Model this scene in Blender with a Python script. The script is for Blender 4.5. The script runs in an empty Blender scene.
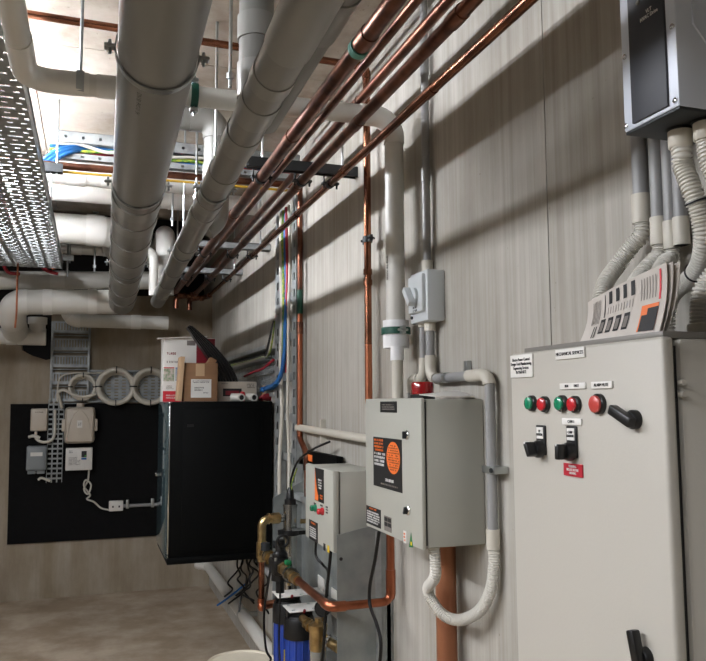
import bpy, bmesh, math, random
from mathutils import Vector, Matrix
random.seed(7)
C = bpy.context.scene.collection
V = Vector
# ------------------------------------------------------------------ camera model
FPX, YAW, PITCH, ROLL, H = 760.0, math.radians(18.944), math.radians(5.4426), math.radians(-0.2987), 1.56
FW = V((math.sin(YAW)*math.cos(PITCH), math.cos(YAW)*math.cos(PITCH), math.sin(PITCH)))
_r = V((math.cos(YAW), -math.sin(YAW), 0)); _u = _r.cross(FW)
RT = _r*math.cos(ROLL)+_u*math.sin(ROLL); UP = -_r*math.sin(ROLL)+_u*math.cos(ROLL)
def at(px, py, ax, val):
    """survey point: where the sight line of a picture point meets a real plane of the room"""
    d = (px-353)*RT-(py-330.5)*UP+FPX*FW; o = V((0, 0, H)); i = 'XYZ'.index(ax)
    return o+d*((val-o[i])/d[i])
W, D, CZ = 1.0, 6.78, 2.92

# ------------------------------------------------------------------ materials
def srgb(h):
    h = h.lstrip('#'); o = []
    for i in (0, 2, 4):
        c = int(h[i:i+2], 16)/255
        o.append(c/12.92 if c <= .04045 else ((c+.055)/1.055)**2.4)
    return (*o, 1)
def mat(name, col, rough=.5, metal=0, var=.0, scale=(8, 8, 8), bump=0, bscale=60, col2=None, spec=.5, trans=0, emit=0, coat=0, detail=5, lo=.35, hi=.65):
    m = bpy.data.materials.new(name); m.use_nodes = True
    nt = m.node_tree; b = nt.nodes['Principled BSDF']
    c = srgb(col); b.inputs['Base Color'].default_value = c
    b.inputs['Roughness'].default_value = rough; b.inputs['Metallic'].default_value = metal
    b.inputs['Specular IOR Level'].default_value = spec
    if trans: b.inputs['Transmission Weight'].default_value = trans
    if coat: b.inputs['Coat Weight'].default_value = coat; b.inputs['Coat Roughness'].default_value = .2
    if emit:
        b.inputs['Emission Color'].default_value = c; b.inputs['Emission Strength'].default_value = emit
    if var or col2 or bump:
        tc = nt.nodes.new('ShaderNodeTexCoord'); mp = nt.nodes.new('ShaderNodeMapping')
        geo = nt.nodes.new('ShaderNodeNewGeometry')
        mp.inputs['Scale'].default_value = scale
        nt.links.new(geo.outputs['Position'], mp.inputs['Vector'])
        n = nt.nodes.new('ShaderNodeTexNoise'); n.inputs['Scale'].default_value = 1; n.inputs['Detail'].default_value = detail
        nt.links.new(mp.outputs['Vector'], n.inputs['Vector'])
        if var or col2:
            cr = nt.nodes.new('ShaderNodeValToRGB')
            cr.color_ramp.elements[0].position = lo; cr.color_ramp.elements[1].position = hi
            c2 = srgb(col2) if col2 else tuple(x*(1-var) for x in c[:3])+(1,)
            cr.color_ramp.elements[0].color = c2; cr.color_ramp.elements[1].color = c
            nt.links.new(n.outputs['Fac'], cr.inputs['Fac']); nt.links.new(cr.outputs['Color'], b.inputs['Base Color'])
        if bump:
            n2 = nt.nodes.new('ShaderNodeTexNoise'); n2.inputs['Scale'].default_value = bscale; n2.inputs['Detail'].default_value = 6
            nt.links.new(geo.outputs['Position'], n2.inputs['Vector'])
            bp = nt.nodes.new('ShaderNodeBump'); bp.inputs['Strength'].default_value = bump; bp.inputs['Distance'].default_value = .01
            nt.links.new(n2.outputs['Fac'], bp.inputs['Height']); nt.links.new(bp.outputs['Normal'], b.inputs['Normal'])
    return m
def concrete(name, c1, c2, c3, streak, blot, rough=.85, bump=.25):
    m = bpy.data.materials.new(name); m.use_nodes = True; nt = m.node_tree; b = nt.nodes['Principled BSDF']
    b.inputs['Roughness'].default_value = rough; b.inputs['Specular IOR Level'].default_value = .25
    geo = nt.nodes.new('ShaderNodeNewGeometry')
    def noise(scale, det, sc=1):
        mp = nt.nodes.new('ShaderNodeMapping'); mp.inputs['Scale'].default_value = scale
        nt.links.new(geo.outputs['Position'], mp.inputs['Vector'])
        n = nt.nodes.new('ShaderNodeTexNoise'); n.inputs['Scale'].default_value = sc; n.inputs['Detail'].default_value = det
        n.inputs['Roughness'].default_value = .65
        nt.links.new(mp.outputs['Vector'], n.inputs['Vector']); return n
    def ramp(n, p0, p1, a, bb):
        cr = nt.nodes.new('ShaderNodeValToRGB'); e = cr.color_ramp.elements
        e[0].position, e[1].position = p0, p1; e[0].color, e[1].color = a, bb
        nt.links.new(n.outputs['Fac'], cr.inputs['Fac']); return cr
    r1 = ramp(noise(streak, 6), .36, .6, srgb(c2), srgb(c1))
    r2 = ramp(noise(blot, 7), .40, .62, srgb(c3), (1, 1, 1, 1))
    mx = nt.nodes.new('ShaderNodeMixRGB'); mx.blend_type = 'MULTIPLY'; mx.inputs[0].default_value = .55
    nt.links.new(r1.outputs['Color'], mx.inputs[1]); nt.links.new(r2.outputs['Color'], mx.inputs[2])
    r3 = ramp(noise((1, 1, 1), 3, 55), .24, .31, (.35, .33, .3, 1), (1, 1, 1, 1))      # pin holes
    m2 = nt.nodes.new('ShaderNodeMixRGB'); m2.blend_type = 'MULTIPLY'; m2.inputs[0].default_value = .8
    nt.links.new(mx.outputs[0], m2.inputs[1]); nt.links.new(r3.outputs['Color'], m2.inputs[2])
    nt.links.new(m2.outputs[0], b.inputs['Base Color'])
    bp = nt.nodes.new('ShaderNodeBump'); bp.inputs['Strength'].default_value = bump; bp.inputs['Distance'].default_value = .004
    nn = noise((30, 30, 6), 8); nt.links.new(nn.outputs['Fac'], bp.inputs['Height']); nt.links.new(bp.outputs['Normal'], b.inputs['Normal'])
    return m
M = {}
M['wall'] = concrete('board_marked_concrete', '#b9b6ae', '#a6a298', '#cbc8c1', (22, 34, .5), (2, 2, .9))
M['wallb'] = concrete('back_concrete', '#aaa090', '#948874', '#b0a594', (5, 5, .5), (1.5, 1.5, .8))
M['ceil'] = concrete('ceiling_concrete', '#bdb5a9', '#a79d90', '#b5aa9a', (1.4, 1.4, 1.4), (3.5, 3.5, 3.5))
M['floor'] = concrete('dusty_floor', '#b8aa97', '#a59784', '#b5a794', (1.2, 1.2, 1.2), (3, 3, 3), .9)
M['render'] = mat('grey_render', '#5f5c57', .9)
M['void'] = mat('void_shade', '#2a2826', .95)  # shade of the unlit space behind the back wall, put into the colour
M['gpvc'] = mat('grey_pvc', '#7d7c77', .32, var=.08, scale=(3, 3, 3), spec=.5)
M['gpvc2'] = mat('grey_pvc_coupling', '#878681', .33, spec=.5)
M['wpvc'] = mat('white_pvc', '#cdcbc3', .38, var=.08, scale=(4, 4, 4))
M['wpvc2'] = mat('white_pvc_fitting', '#d4d2cb', .36)
M['cream'] = mat('cream_pvc', '#c6c1b4', .45)
M['flex'] = mat('flex_conduit', '#cecbc2', .5)
M['cond'] = mat('grey_conduit', '#90908f', .4)
M['copper'] = mat('copper', '#a06a50', .27, 1, scale=(9, 9, 9), col2='#6a4536', bump=.05, bscale=25)
M['copper_d'] = mat('weathered_copper', '#875a47', .34, 1, scale=(14, 14, 14), col2='#573b31', bump=.08, bscale=30)
M['copper_b'] = mat('bright_copper', '#c98262', .3, 1, scale=(10, 10, 4), col2='#9a5a40')
M['copper_t'] = mat('painted_copper', '#a9714f', .5, .5, scale=(10, 10, 4), col2='#8d5a40')
M['patina'] = mat('verdigris', '#5f9a8c', .8, var=.3, scale=(30, 30, 30))
M['brass'] = mat('brass', '#c2aa7c', .33, 1, scale=(25, 25, 25), col2='#9a8258')
M['galv'] = mat('galvanised', '#a6aaaa', .42, .45, scale=(18, 18, 18), col2='#8d9292')
M['galvd'] = mat('galvanised_sheet', '#989c99', .42, .45, scale=(10, 10, 10), col2='#7f8584', bump=.03, bscale=40)
M['zinc'] = mat('zinc_bright', '#b9bdbd', .28, .95)
M['dsteel'] = mat('dark_steel', '#35383a', .5, .6)
M['steel'] = mat('stainless', '#b8b9b6', .2, 1)
M['chrome'] = mat('chrome', '#d0d0d0', .12, 1)
M['black'] = mat('black_plastic', '#0b0b0b', .4)
M['blackm'] = mat('black_board', '#0b0b0c', .85, var=.4, scale=(20, 20, 20), spec=.2)
M['blackc'] = mat('black_powdercoat', '#020303', .65, spec=.10)
M['rubber'] = mat('black_rubber', '#0a0a0a', .45, spec=.4)
M['box'] = mat('cabinet_grey', '#a9a99f', .42, bump=.04, bscale=180)
M['boxw'] = mat('panel_beige', '#b0aca2', .42, bump=.04, bscale=220)
M['coverg'] = mat('cover_grey', '#77736c', .45)
M['iso'] = mat('light_grey_plastic', '#c3c8c9', .4)
M['vsd'] = mat('drive_silver', '#d6dde8', .36, .1)
M['vsdd'] = mat('drive_charcoal', '#34363c', .5)
M['white'] = mat('white_label', '#d8d6d0', .5)
M['ink'] = mat('ink', '#151515', .6)
M['inkw'] = mat('white_ink', '#d8d8d4', .6)
M['orange'] = mat('orange_ink', '#e2702c', .55)
M['redl'] = mat('red_lens', '#b81f28', .25, coat=.5)
M['redo'] = mat('faded_red_lens', '#b8433c', .3, coat=.4)
M['greenl'] = mat('green_lens', '#0d7a55', .25, coat=.5)
M['redlab'] = mat('red_label', '#a5182a', .5)
M['red'] = mat('red_print', '#c32430', .5)
M['dred'] = mat('dark_red_print', '#7d1220', .5)
M['beacon'] = mat('red_beacon', '#b01218', .12, coat=1, trans=.3)
M['green'] = mat('green_rubber', '#0f4a3a', .55)
M['greenh'] = mat('green_handle', '#0c6a3a', .45)
M['card'] = mat('cardboard', '#8a6748', .8, var=.12, scale=(5, 5, 40))
M['cardl'] = mat('cardboard_light', '#b89a78', .8)
M['yellow'] = mat('yellow_pipe', '#b08d22', .5)
M['yel'] = mat('yellow_label', '#d8b81e', .5)
M['blue'] = mat('blue_housing', '#123a94', .35, coat=.3)
M['bluec'] = mat('blue_cable', '#1d5f9e', .5)
M['redc'] = mat('red_cable', '#9c2430', .5)
M['whitec'] = mat('white_cable', '#c8c4b8', .5)
M['greenc'] = mat('green_yellow_cable', '#9fa33a', .5, scale=(60, 60, 60), col2='#3f7a30')
M['paper'] = mat('newsprint', '#c6bfb6', .75, var=.06, scale=(30, 30, 30))
M['grey_ink'] = mat('grey_ink', '#77716b', .7)
M['photo'] = mat('photo_print', '#6c7fae', .6, scale=(60, 60, 60), col2='#b8bcae')
M['photo2'] = mat('photo_print_green', '#6c8a66', .6, scale=(60, 60, 60), col2='#c8b8b0')
M['glass'] = mat('tinted_glass', '#8fb4bd', .05, trans=.85)
M['clear'] = mat('clear_bowl', '#b9b7ac', .12, trans=.55)
M['beige'] = mat('beige_plastic', '#bdb3a4', .45)
M['greyp'] = mat('grey_plastic', '#7f8587', .45)
M['pail'] = mat('pail_plastic', '#cfc6b2', .55, var=.08, scale=(14, 14, 14))
M['lamp'] = mat('lamp_diffuser', '#f6f8ff', .5, emit=1)
M['lamp_body'] = mat('lamp_body', '#d8d8d8', .5)
M['cleaf'] = mat('leaf_green', '#3f9a3a', .5)

# ------------------------------------------------------------------ mesh builder
def fillet(pts, r, n=8):
    pts = [V(p) for p in pts]
    if r <= 0 or len(pts) < 3: return pts
    out = [pts[0]]
    for a, b, c in zip(pts, pts[1:], pts[2:]):
        d1 = (a-b); d2 = (c-b); l1, l2 = d1.length, d2.length; d1.normalize(); d2.normalize()
        ang = d1.angle(d2)
        if ang > 3.1: out.append(b); continue
        t = min(r/math.tan(ang/2), l1*.49, l2*.49); rr = t*math.tan(ang/2)
        cen = b+(d1+d2).normalized()*(rr/math.sin(ang/2))
        p1 = b+d1*t; p2 = b+d2*t; v1 = p1-cen; v2 = p2-cen; th = v1.angle(v2); ax = v1.cross(v2).normalized()
        for k in range(n+1): out.append(cen+Matrix.Rotation(th*k/n, 3, ax) @ v1)
    out.append(pts[-1]); return out
def spline(pts, n=10):
    P = [V(p) for p in pts]; P = [P[0]*2-P[1]]+P+[P[-1]*2-P[-2]]; out = []
    for i in range(1, len(P)-2):
        for k in range(n):
            t = k/n; a, b, c, d = P[i-1:i+3]
            out.append(.5*((2*b)+(c-a)*t+(2*a-5*b+4*c-d)*t*t+(3*b-a-3*c+d)*t**3))
    out.append(P[-2]); return out
def lens(pts):
    L = [0]
    for a, b in zip(pts, pts[1:]): L.append(L[-1]+(b-a).length)
    return L
def sub(pts, s0, s1):
    L = lens(pts); T = L[-1]
    if s0 < 0: s0 += T
    if s1 <= 0: s1 += T
    s0 = max(0, s0); s1 = min(T, s1)
    def p(s):
        for i in range(len(L)-1):
            if L[i+1] >= s: return pts[i].lerp(pts[i+1], (s-L[i])/max(1e-9, L[i+1]-L[i]))
        return pts[-1]
    return [p(s0)]+[q for q, l in zip(pts, L) if s0+1e-5 < l < s1-1e-5]+[p(s1)]
def resample(pts, step):
    L = lens(pts); n = max(2, int(L[-1]/step)); out = []; j = 0
    for k in range(n+1):
        s = L[-1]*k/n
        while j < len(L)-2 and L[j+1] < s: j += 1
        out.append(pts[j].lerp(pts[j+1], min(1, (s-L[j])/max(1e-9, L[j+1]-L[j]))))
    return out
class B:
    def __init__(s): s.bm = bmesh.new()
    def box(s, x0, x1, y0, y1, z0, z1, bev=0, rot=None, seg=2):
        t = bmesh.new(); bmesh.ops.create_cube(t, size=1)
        cx, cy, cz = (x0+x1)/2, (y0+y1)/2, (z0+z1)/2
        for v in t.verts: v.co = V((v.co.x*abs(x1-x0), v.co.y*abs(y1-y0), v.co.z*abs(z1-z0)))
        if bev: bmesh.ops.bevel(t, geom=t.edges[:], offset=bev, segments=seg, affect='EDGES', profile=.5)
        for v in t.verts:
            if rot is not None: v.co = rot @ v.co
            v.co += V((cx, cy, cz))
        s.merge(t); return s
    def merge(s, t):
        me = bpy.data.meshes.new('tmp'); t.to_mesh(me); t.free(); s.bm.from_mesh(me); bpy.data.meshes.remove(me)
    def tube(s, pts, r, seg=16, cap=True, flat=None, closed=False):
        pts = [V(p) for p in pts]
        rs = r if isinstance(r, (list, tuple)) else [r]*len(pts)
        n = len(pts); T = []
        for i in range(n):
            if closed: t = pts[(i+1) % n]-pts[i-1]
            else: t = pts[min(i+1, n-1)]-pts[max(i-1, 0)]
            T.append(t.normalized())
        ref = V((0, 0, 1)) if abs(T[0].z) < .9 else V((0, 1, 0))
        N = (ref-T[0]*ref.dot(T[0])).normalized(); rings = []
        for i in range(n):
            if i:
                ax = T[i-1].cross(T[i])
                if ax.length > 1e-8: N = Matrix.Rotation(T[i-1].angle(T[i]), 3, ax.normalized()) @ N
            Bn = T[i].cross(N)
            f = flat or (1, 1)
            rings.append([s.bm.verts.new(pts[i]+(N*math.cos(2*math.pi*k/seg)*f[0]+Bn*math.sin(2*math.pi*k/seg)*f[1])*rs[i]) for k in range(seg)])
        m = n if closed else n-1
        for i in range(m):
            a, b = rings[i], rings[(i+1) % n]
            for k in range(seg): s.bm.faces.new((a[k], a[(k+1) % seg], b[(k+1) % seg], b[k]))
        if cap and not closed:
            s.bm.faces.new(list(reversed(rings[0]))); s.bm.faces.new(rings[-1])
        return s
    def cyl(s, a, b, r, seg=20): return s.tube([a, b], r, seg)
    def corr(s, pts, r, pitch=.0058, seg=16, depth=.19):
        P = resample(pts, pitch/4); rs = [r*(1 if i % 4 in (0, 1) else 1-depth) for i in range(len(P))]
        return s.tube(P, rs, seg)
    def ring(s, prof, o, axis=(0, 0, 1), seg=28): return s.lathe(prof+[prof[0]], o, axis, seg, False)
    def lathe(s, prof, o, axis=(0, 0, 1), seg=28, cap=True):
        """prof: (radius, height) from o along axis"""
        o = V(o); q = V((0, 0, 1)).rotation_difference(V(axis).normalized()); rings = []
        for r, h in prof:
            rings.append([s.bm.verts.new(o+q @ V((max(r, 1e-5)*math.cos(2*math.pi*k/seg), max(r, 1e-5)*math.sin(2*math.pi*k/seg), h))) for k in range(seg)])
        for a, b in zip(rings, rings[1:]):
            for k in range(seg): s.bm.faces.new((a[k], a[(k+1) % seg], b[(k+1) % seg], b[k]))
        if cap: s.bm.faces.new(list(reversed(rings[0]))); s.bm.faces.new(rings[-1])
        else: bmesh.ops.remove_doubles(s.bm, verts=rings[0]+rings[-1], dist=1e-7)
        return s
    def sph(s, c, r, seg=16):
        t = bmesh.new(); bmesh.ops.create_uvsphere(t, u_segments=seg, v_segments=seg//2, radius=r)
        for v in t.verts: v.co += V(c)
        s.merge(t); return s
    def torus(s, c, R, r, axis=(0, 1, 0), n=36, seg=10):
        q = V((0, 0, 1)).rotation_difference(V(axis).normalized()); c = V(c)
        return s.tube([c+q @ V((R*math.cos(2*math.pi*k/n), R*math.sin(2*math.pi*k/n), 0)) for k in range(n)], r, seg, closed=True)
    def prism(s, pts, d):
        """closed polygon swept by vector d"""
        a = [s.bm.verts.new(V(p)) for p in pts]; b = [s.bm.verts.new(V(p)+V(d)) for p in pts]; n = len(a)
        s.bm.faces.new(a); s.bm.faces.new(list(reversed(b)))
        for i in range(n): s.bm.faces.new((a[i], b[i], b[(i+1) % n], a[(i+1) % n]))
        return s
    def build(s, name, m, parent=None, loc=(0, 0, 0), sharp=40, label=None):
        bmesh.ops.recalc_face_normals(s.bm, faces=s.bm.faces[:])
        org = V(ORG[parent.name]) if parent else V(loc)
        me = bpy.data.meshes.new(name)
        for v in s.bm.verts: v.co -= org
        s.bm.to_mesh(me); s.bm.free()
        for p in me.polygons: p.use_smooth = True
        me.set_sharp_from_angle(angle=math.radians(sharp))
        me.materials.append(M[m] if isinstance(m, str) else m)
        o = bpy.data.objects.new(name, me); C.objects.link(o)
        if parent: o.parent = parent
        else: o.location = org
        ORG[o.name] = tuple(org)
        if label: o['label'] = label
        return o
ORG = {}
def thing(name, label, cat, loc, group=None):
    o = bpy.data.objects.new(name, None); C.objects.link(o); o.location = loc; o.empty_display_size = .05
    o['label'] = label; o['category'] = cat
    if group: o['group'] = group
    ORG[o.name] = tuple(loc); return o
def tag(o, label, cat, group=None):
    o['label'] = label; o['category'] = cat
    if group: o['group'] = group
    return o
def struct(o): o['kind'] = 'structure'; return o
def lettering(body, size, m, parent, c, face='mx', align='CENTER', name='lettering', sx=1, rot=0, thick=.0004):
    cu = bpy.data.curves.new('t', 'FONT'); cu.body = body; cu.size = size; cu.align_x = align; cu.align_y = 'CENTER'; cu.extrude = thick
    cu.resolution_u = 2; cu.space_line = .95
    ob = bpy.data.objects.new('t', cu); C.objects.link(ob)
    dg = bpy.context.evaluated_depsgraph_get(); me = bpy.data.meshes.new_from_object(ob.evaluated_get(dg))
    bpy.data.objects.remove(ob); bpy.data.curves.remove(cu)
    if face == 'mx': X, Y = V((0, -1, 0)), V((0, 0, 1))
    else: X, Y = V((1, 0, 0)), V((0, 0, 1))
    N = X.cross(Y); cr, sr = math.cos(rot), math.sin(rot); org = V(ORG[parent.name])
    for v in me.vertices:
        x, y, z = v.co.x*sx, v.co.y, v.co.z; x, y = x*cr-y*sr, x*sr+y*cr
        v.co = V(c)+X*x+Y*y+N*z-org
    me.materials.clear(); me.materials.append(M[m])
    me.name = name; o = bpy.data.objects.new(name, me); C.objects.link(o); o.parent = parent; ORG[o.name] = tuple(org)
    return o
def plate(name, m, parent, face, c, w, h, t=.0015, bev=0, label=None):
    c = V(c); b = B()
    if face == 'mx': b.box(c.x-t, c.x, c.y-w/2, c.y+w/2, c.z-h/2, c.z+h/2, bev)
    else: b.box(c.x-w/2, c.x+w/2, c.y-t, c.y, c.z-h/2, c.z+h/2, bev)
    return b.build(name, m, parent, label=label)
def dashes(m, parent, face, c, w, rows, rh, dens=.75, name='print', seed=1, align=0):
    """rows of small letter-like marks: writing too small to read"""
    rnd = random.Random(seed); b = B(); c = V(c); th = rh*.2
    def q(x0, x1, z0, z1):
        if face == 'mx': b.box(c.x-.0006, c.x, c.y-x1, c.y-x0, z0, z1)
        else: b.box(c.x+x0, c.x+x1, c.y-.0006, c.y, z0, z1)
    for i in range(rows):
        z = c.z-(i-(rows-1)/2)*rh*1.6; x = -w/2; end = w/2-w*rnd.random()*(.35*align+.12); z0, z1 = z-rh/2, z+rh/2
        while x < end:
            gw = rh*rnd.uniform(.45, .62); k = rnd.randrange(6)
            if rnd.random() < .14: x += rh*.5; continue
            if k != 5: q(x, x+th, z0, z1)
            if k in (0, 1, 2): q(x+th, x+gw, z1-th, z1)
            if k in (0, 2, 3): q(x+th, x+gw, z0, z0+th)
            if k in (1, 2, 4): q(x+th, x+gw, z-th/2, z+th/2)
            if k in (0, 4): q(x+gw-th, x+gw, z0, z1)
            if k == 5: q(x+gw/2-th/2, x+gw/2+th/2, z0, z1); q(x, x+gw, z1-th, z1)
            x += gw+rh*.22
    return b.build(name, m, parent)

def pipe(name, label, cat, pts, r, m, fr=.08, fits=(), fm=None, group=None, base=None, seg=24, k=1.09, fitname='coupling'):
    """fits: (s0, s1) ranges along the run or (s0, s1, name[, material[, k]])"""
    P = fillet(pts, fr); t = thing(name, label, cat, base or P[0], group)
    B().tube(P, r, seg).build('pipe_run' if name != 'pipe_run' else 'tube', m, t)
    for f in fits:
        nm = f[2] if len(f) > 2 else fitname; mm = f[3] if len(f) > 3 else (fm or m); kk = f[4] if len(f) > 4 else k
        q = sub(P, f[0], f[1])
        B().tube(q, r*kk, seg).build(nm, mm, t)
    return t, P

# ------------------------------------------------------------------ room shell
b = B()
for y0, y1 in ((-2.6, 1.502), (1.506, 3.628), (3.632, D)): b.box(W, W+.06, y0, y1, 0, CZ)
b.box(W+.05, W+.2, -2.6, 7.8, 0, 3.6)
struct(b.build('wall_right', 'wall'))
b = B(); b.box(-3.2, 1.2, -2.6, 7.8, -.15, 0); struct(b.build('floor', 'floor'))
b = B()
xs = [-3.2, -.26, W+.05]; ys = [-2.6, .4, 2.98, 5.62]
for i in range(2):
    for j in range(3): b.box(xs[i]+.003, xs[i+1]-.003, ys[j]+.003, ys[j+1]-.003, CZ, CZ+.02)
b.box(-3.2, W+.05, -2.6, 5.62, CZ+.015, CZ+.2)
b.box(-3.2, W+.05, 5.62, 7.8, 3.4, 3.6); b.box(-3.2, W+.05, 5.60, 5.66, CZ+.01, 3.45)
struct(b.build('ceiling', 'ceil'))
pts = [V((-3.2, D, 0)), V((W+.02, D, 0)), V((W+.02, D, 2.52))]
for px, py in ((52, 296), (51, 359), (46, 360), (40, 358), (33, 356), (27, 353), (22, 350), (21, 343), (10, 342), (0, 343)): pts.append(at(px, py, 'Y', D))
pts.append(V((-3.2, D, pts[-1].z)))
struct(B().prism(pts, (0, .14, 0)).build('wall_back', 'wallb'))
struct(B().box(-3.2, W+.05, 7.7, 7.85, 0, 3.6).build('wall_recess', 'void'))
struct(B().box(-3.35, -3.2, -2.6, 7.8, 0, 3.6).build('wall_left', 'render'))
struct(B().box(-3.35, W+.2, -2.75, -2.6, 0, 3.6).build('wall_front', 'render'))

# ------------------------------------------------------------------ lamps
def batten(name, label, x, y0, y1, z, power):
    t = thing(name, label, 'ceiling light', (x, (y0+y1)/2, z))
    B().box(x-.05, x+.05, y0, y1, z+.03, z+.07, .006).build('housing', 'lamp_body', t)
    m = M['lamp'].copy(); m.name = 'lamp_diffuser'; m.node_tree.nodes['Principled BSDF'].inputs['Emission Strength'].default_value = power
    B().box(x-.03, x+.03, y0+.02, y1-.02, z, z+.032, .01).build('diffuser', m, t)
    for y in (y0+.2, y1-.2): B().cyl((x, y, z+.065), (x, y, CZ+.02), .004, 8).build('suspension_rod', 'zinc', t)
batten('batten_light', 'lit white batten lamp above the far half of the perforated tray', -.50, 2.5, 4.8, 2.80, 250)
batten('batten_light', 'lit white batten lamp by the left wall, the longest', -1.9, .2, 3.6, 2.83, 190)
batten('batten_light', 'lit white batten lamp near the camera, left of the perforated tray', -1.35, -1.9, .7, 2.83, 80)

# ------------------------------------------------------------------ main grey drains
GZ = 2.30
R1 = .088
def BP(y): return V((.118+.0166*(y-1.459), y, 2.362-.0178*(y-1.459)))     # the wide drain falls gently to the back
yb = 5.66
big, P = pipe('drain_pipe', 'widest grey plastic drain pipe running along the ceiling to the back', 'pipe',
    [BP(-2.58), BP(yb)], R1, 'gpvc', fits=[(2.58+y-.06, 2.58+y+.06) for y in (2.90, 3.16, 3.55, 3.95, 4.4, 4.9, 5.3)]+[(2.58+.35, 2.58+.5)], fm='gpvc2', k=1.05)
c0 = BP(1.83); o = lettering('DN150  PVC-U  SH', .016, 'ink', big, (c0.x-.035, 1.83, c0.z-.0795), 'mx', rot=math.pi/2, name='pipe_print')
# lay the print on the underside, running along the pipe
me = o.data; org = V(ORG[o.name])
for v in me.vertices:
    w_ = v.co+org; s_ = w_.z-(c0.z-.0795); h_ = w_.y-1.83
    a = -2.0+h_/R1; c_ = BP(1.83+s_)
    v.co = V((c_.x+(R1+.0008)*math.cos(a), 1.83+s_, c_.z+(R1+.0008)*math.sin(a)))-org
X2, R2 = .40, .049
def DP(y): return V((.372+.0145*(y-1.3), y, 2.315-.004*(y-1.3)))
p2, P = pipe('drain_pipe', 'slimmer grey drain pipe with many joints beside the copper pipes', 'pipe',
    [DP(-2.58), DP(5.62)], R2, 'gpvc', fr=0,
    fits=[(2.58+y-l, 2.58+y+l) for y, l in ((1.66, .03), (1.84, .06), (2.08, .06), (2.44, .05), (2.78, .05), (2.98, .05), (3.6, .05), (4.3, .05), (4.75, .05), (5.2, .05))]+[(2.58+.2, 2.58+1.50, 'sleeve', 'gpvc2', 1.08)], fm='gpvc2', k=1.06)
pipe('drain_pipe', 'grey branch pipe joining the slimmer drain from above right', 'pipe',
    [(.475, -2.58, 2.44), (.475, 1.55, 2.44), (.42, 1.98, 2.335)], .05, 'gpvc', fits=[(2.58+.75, 2.58+.87), (2.58+1.1, 2.58+1.16), (2.58+1.45, 2.58+1.62)], fm='gpvc2', fr=.3)
pipe('drop_pipe', 'short vertical grey pipe dropping from ceiling onto the slimmer drain', 'pipe',
    [(.42, 2.06, CZ), (.42, 2.06, 2.38), (.40, 2.06, 2.34)], .05, 'gpvc', fits=[(.1, .2), (.26, .33), (.40, .50)], fm='gpvc2', fr=.05, k=1.1)
q = at(181, 119, 'Y', 3.25); q2 = at(217, 119, 'Y', 3.25)
pipe('drop_pipe', 'grey pipe emerging behind the wide drain and bending down behind slimmer drain', 'pipe',
    [(at(147, 119, 'Y', 3.25).x, 3.25, CZ), (at(147, 119, 'Y', 3.25).x, 3.25, q.z), (q2.x, 3.25, q2.z), (q2.x, 3.25, 2.36), (q2.x-.05, 3.25, 2.31)], .056, 'gpvc', fits=[(.28, .46, 'elbow'), (-.30, -.20)], fm='gpvc2', fr=.07, k=1.08)

def hanger(label, c, r, axis='Y', col='zinc', ring=True, ztop=CZ, bolts=True, rod=True, lining=None, group='pipe hangers'):
    c = V(c); t = thing('pipe_hanger', label, 'pipe hanger', c, group)
    ax = V((0, 1, 0)) if axis == 'Y' else (V((1, 0, 0)) if axis == 'X' else V((0, 0, 1)))
    if ring:
        b = B(); hw = .011
        b.ring([(r+.001, -hw), (r+.004, -hw), (r+.004, hw), (r+.001, hw)], c, ax, 32); b.build('clamp_ring', lining or col, t)
    if bolts:
        side = V((1, 0, 0)) if axis == 'Y' else (V((0, 0, 1)) if axis == 'X' else V((0, 1, 0)))
        up = V((0, 0, 1)) if axis != 'Z' else V((-1, 0, 0))
        for s in (-1, 1):
            e = c+side*s*(r+.014)
            bb = B(); bb.box(e.x-.012, e.x+.012, e.y-.012, e.y+.012, e.z-.003, e.z+.003) if axis != 'X' else bb.box(e.x-.012, e.x+.012, e.y-.012, e.y+.012, e.z-.005, e.z+.005)
            if axis == 'Z': bb.box(e.x-.006, e.x+.006, e.y-.012, e.y+.012, e.z-.012, e.z+.012)
            bb.cyl(e-up*.018, e+up*.016, .004, 8); bb.build('clamp_bolt', col, t)
    if rod:
        B().cyl(c+V((0, 0, r)), (c.x, c.y, ztop), .005, 10).build('threaded_rod', col, t)
    return t
hanger('zinc clamp and rod nearest along the widest grey drain', BP(1.72), R1+.002)
hanger('zinc clamp and rod on widest grey drain, below the copper crossing pipe', BP(2.74), R1+.002)
hanger('zinc clamp and rod on widest grey drain near its far end', BP(4.2), R1+.002)
hanger('zinc clamp and rod on the slimmer jointed drain by vertical drop', DP(2.62), R2+.001)
hanger('zinc clamp and rod on slimmer jointed drain towards the back wall', DP(3.75), R2+.001)

# ------------------------------------------------------------------ white cross pipe and drop on right wall
WX, WY, WZ = .93, 2.28, 2.507
zb = at(398, 348, 'X', .93).z
w1, P = pipe('waste_pipe', 'white pipe crossing under ceiling then bending down the right wall', 'pipe',
    [(-.2, -2.58, WZ-.02), (-.2, WY, WZ-.02), (WX, WY, WZ), (WX, WY, zb)], .0315, 'wpvc', fr=.07,
    fits=[(4.60, 5.00, 'elbow'), (5.84, 6.02, 'elbow'), (-.09, 0, 'socket', None, 1.35), (5.02, 5.08)], fm='wpvc2', k=1.1)
lettering('DWV 50 PVC', .014, 'ink', w1, (WX-.033, WY-.012, zb+.26), 'mx', rot=math.pi/2, name='pipe_print')
pipe('condensate_pipe', 'thin cream drop pipe entering top of the logo control box', 'pipe',
    [(WX-.01, 2.246, zb+.004), (WX-.01, 2.246, zb-.08), (WX-.01, 2.246, 1.574)], .0185, 'cream', fr=0,
    fits=[(0, .045, 'bush', None, 1.2), (.17, .3, 'coupling', None, 1.22)])
q = at(397, 331, 'X', WX)
hanger('green lined clamp holding white vertical pipe to the right wall', (WX, WY, q.z), .0435, 'Z', 'zinc', rod=False, lining='green')
q = at(194, 96, 'Y', WY)
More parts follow.
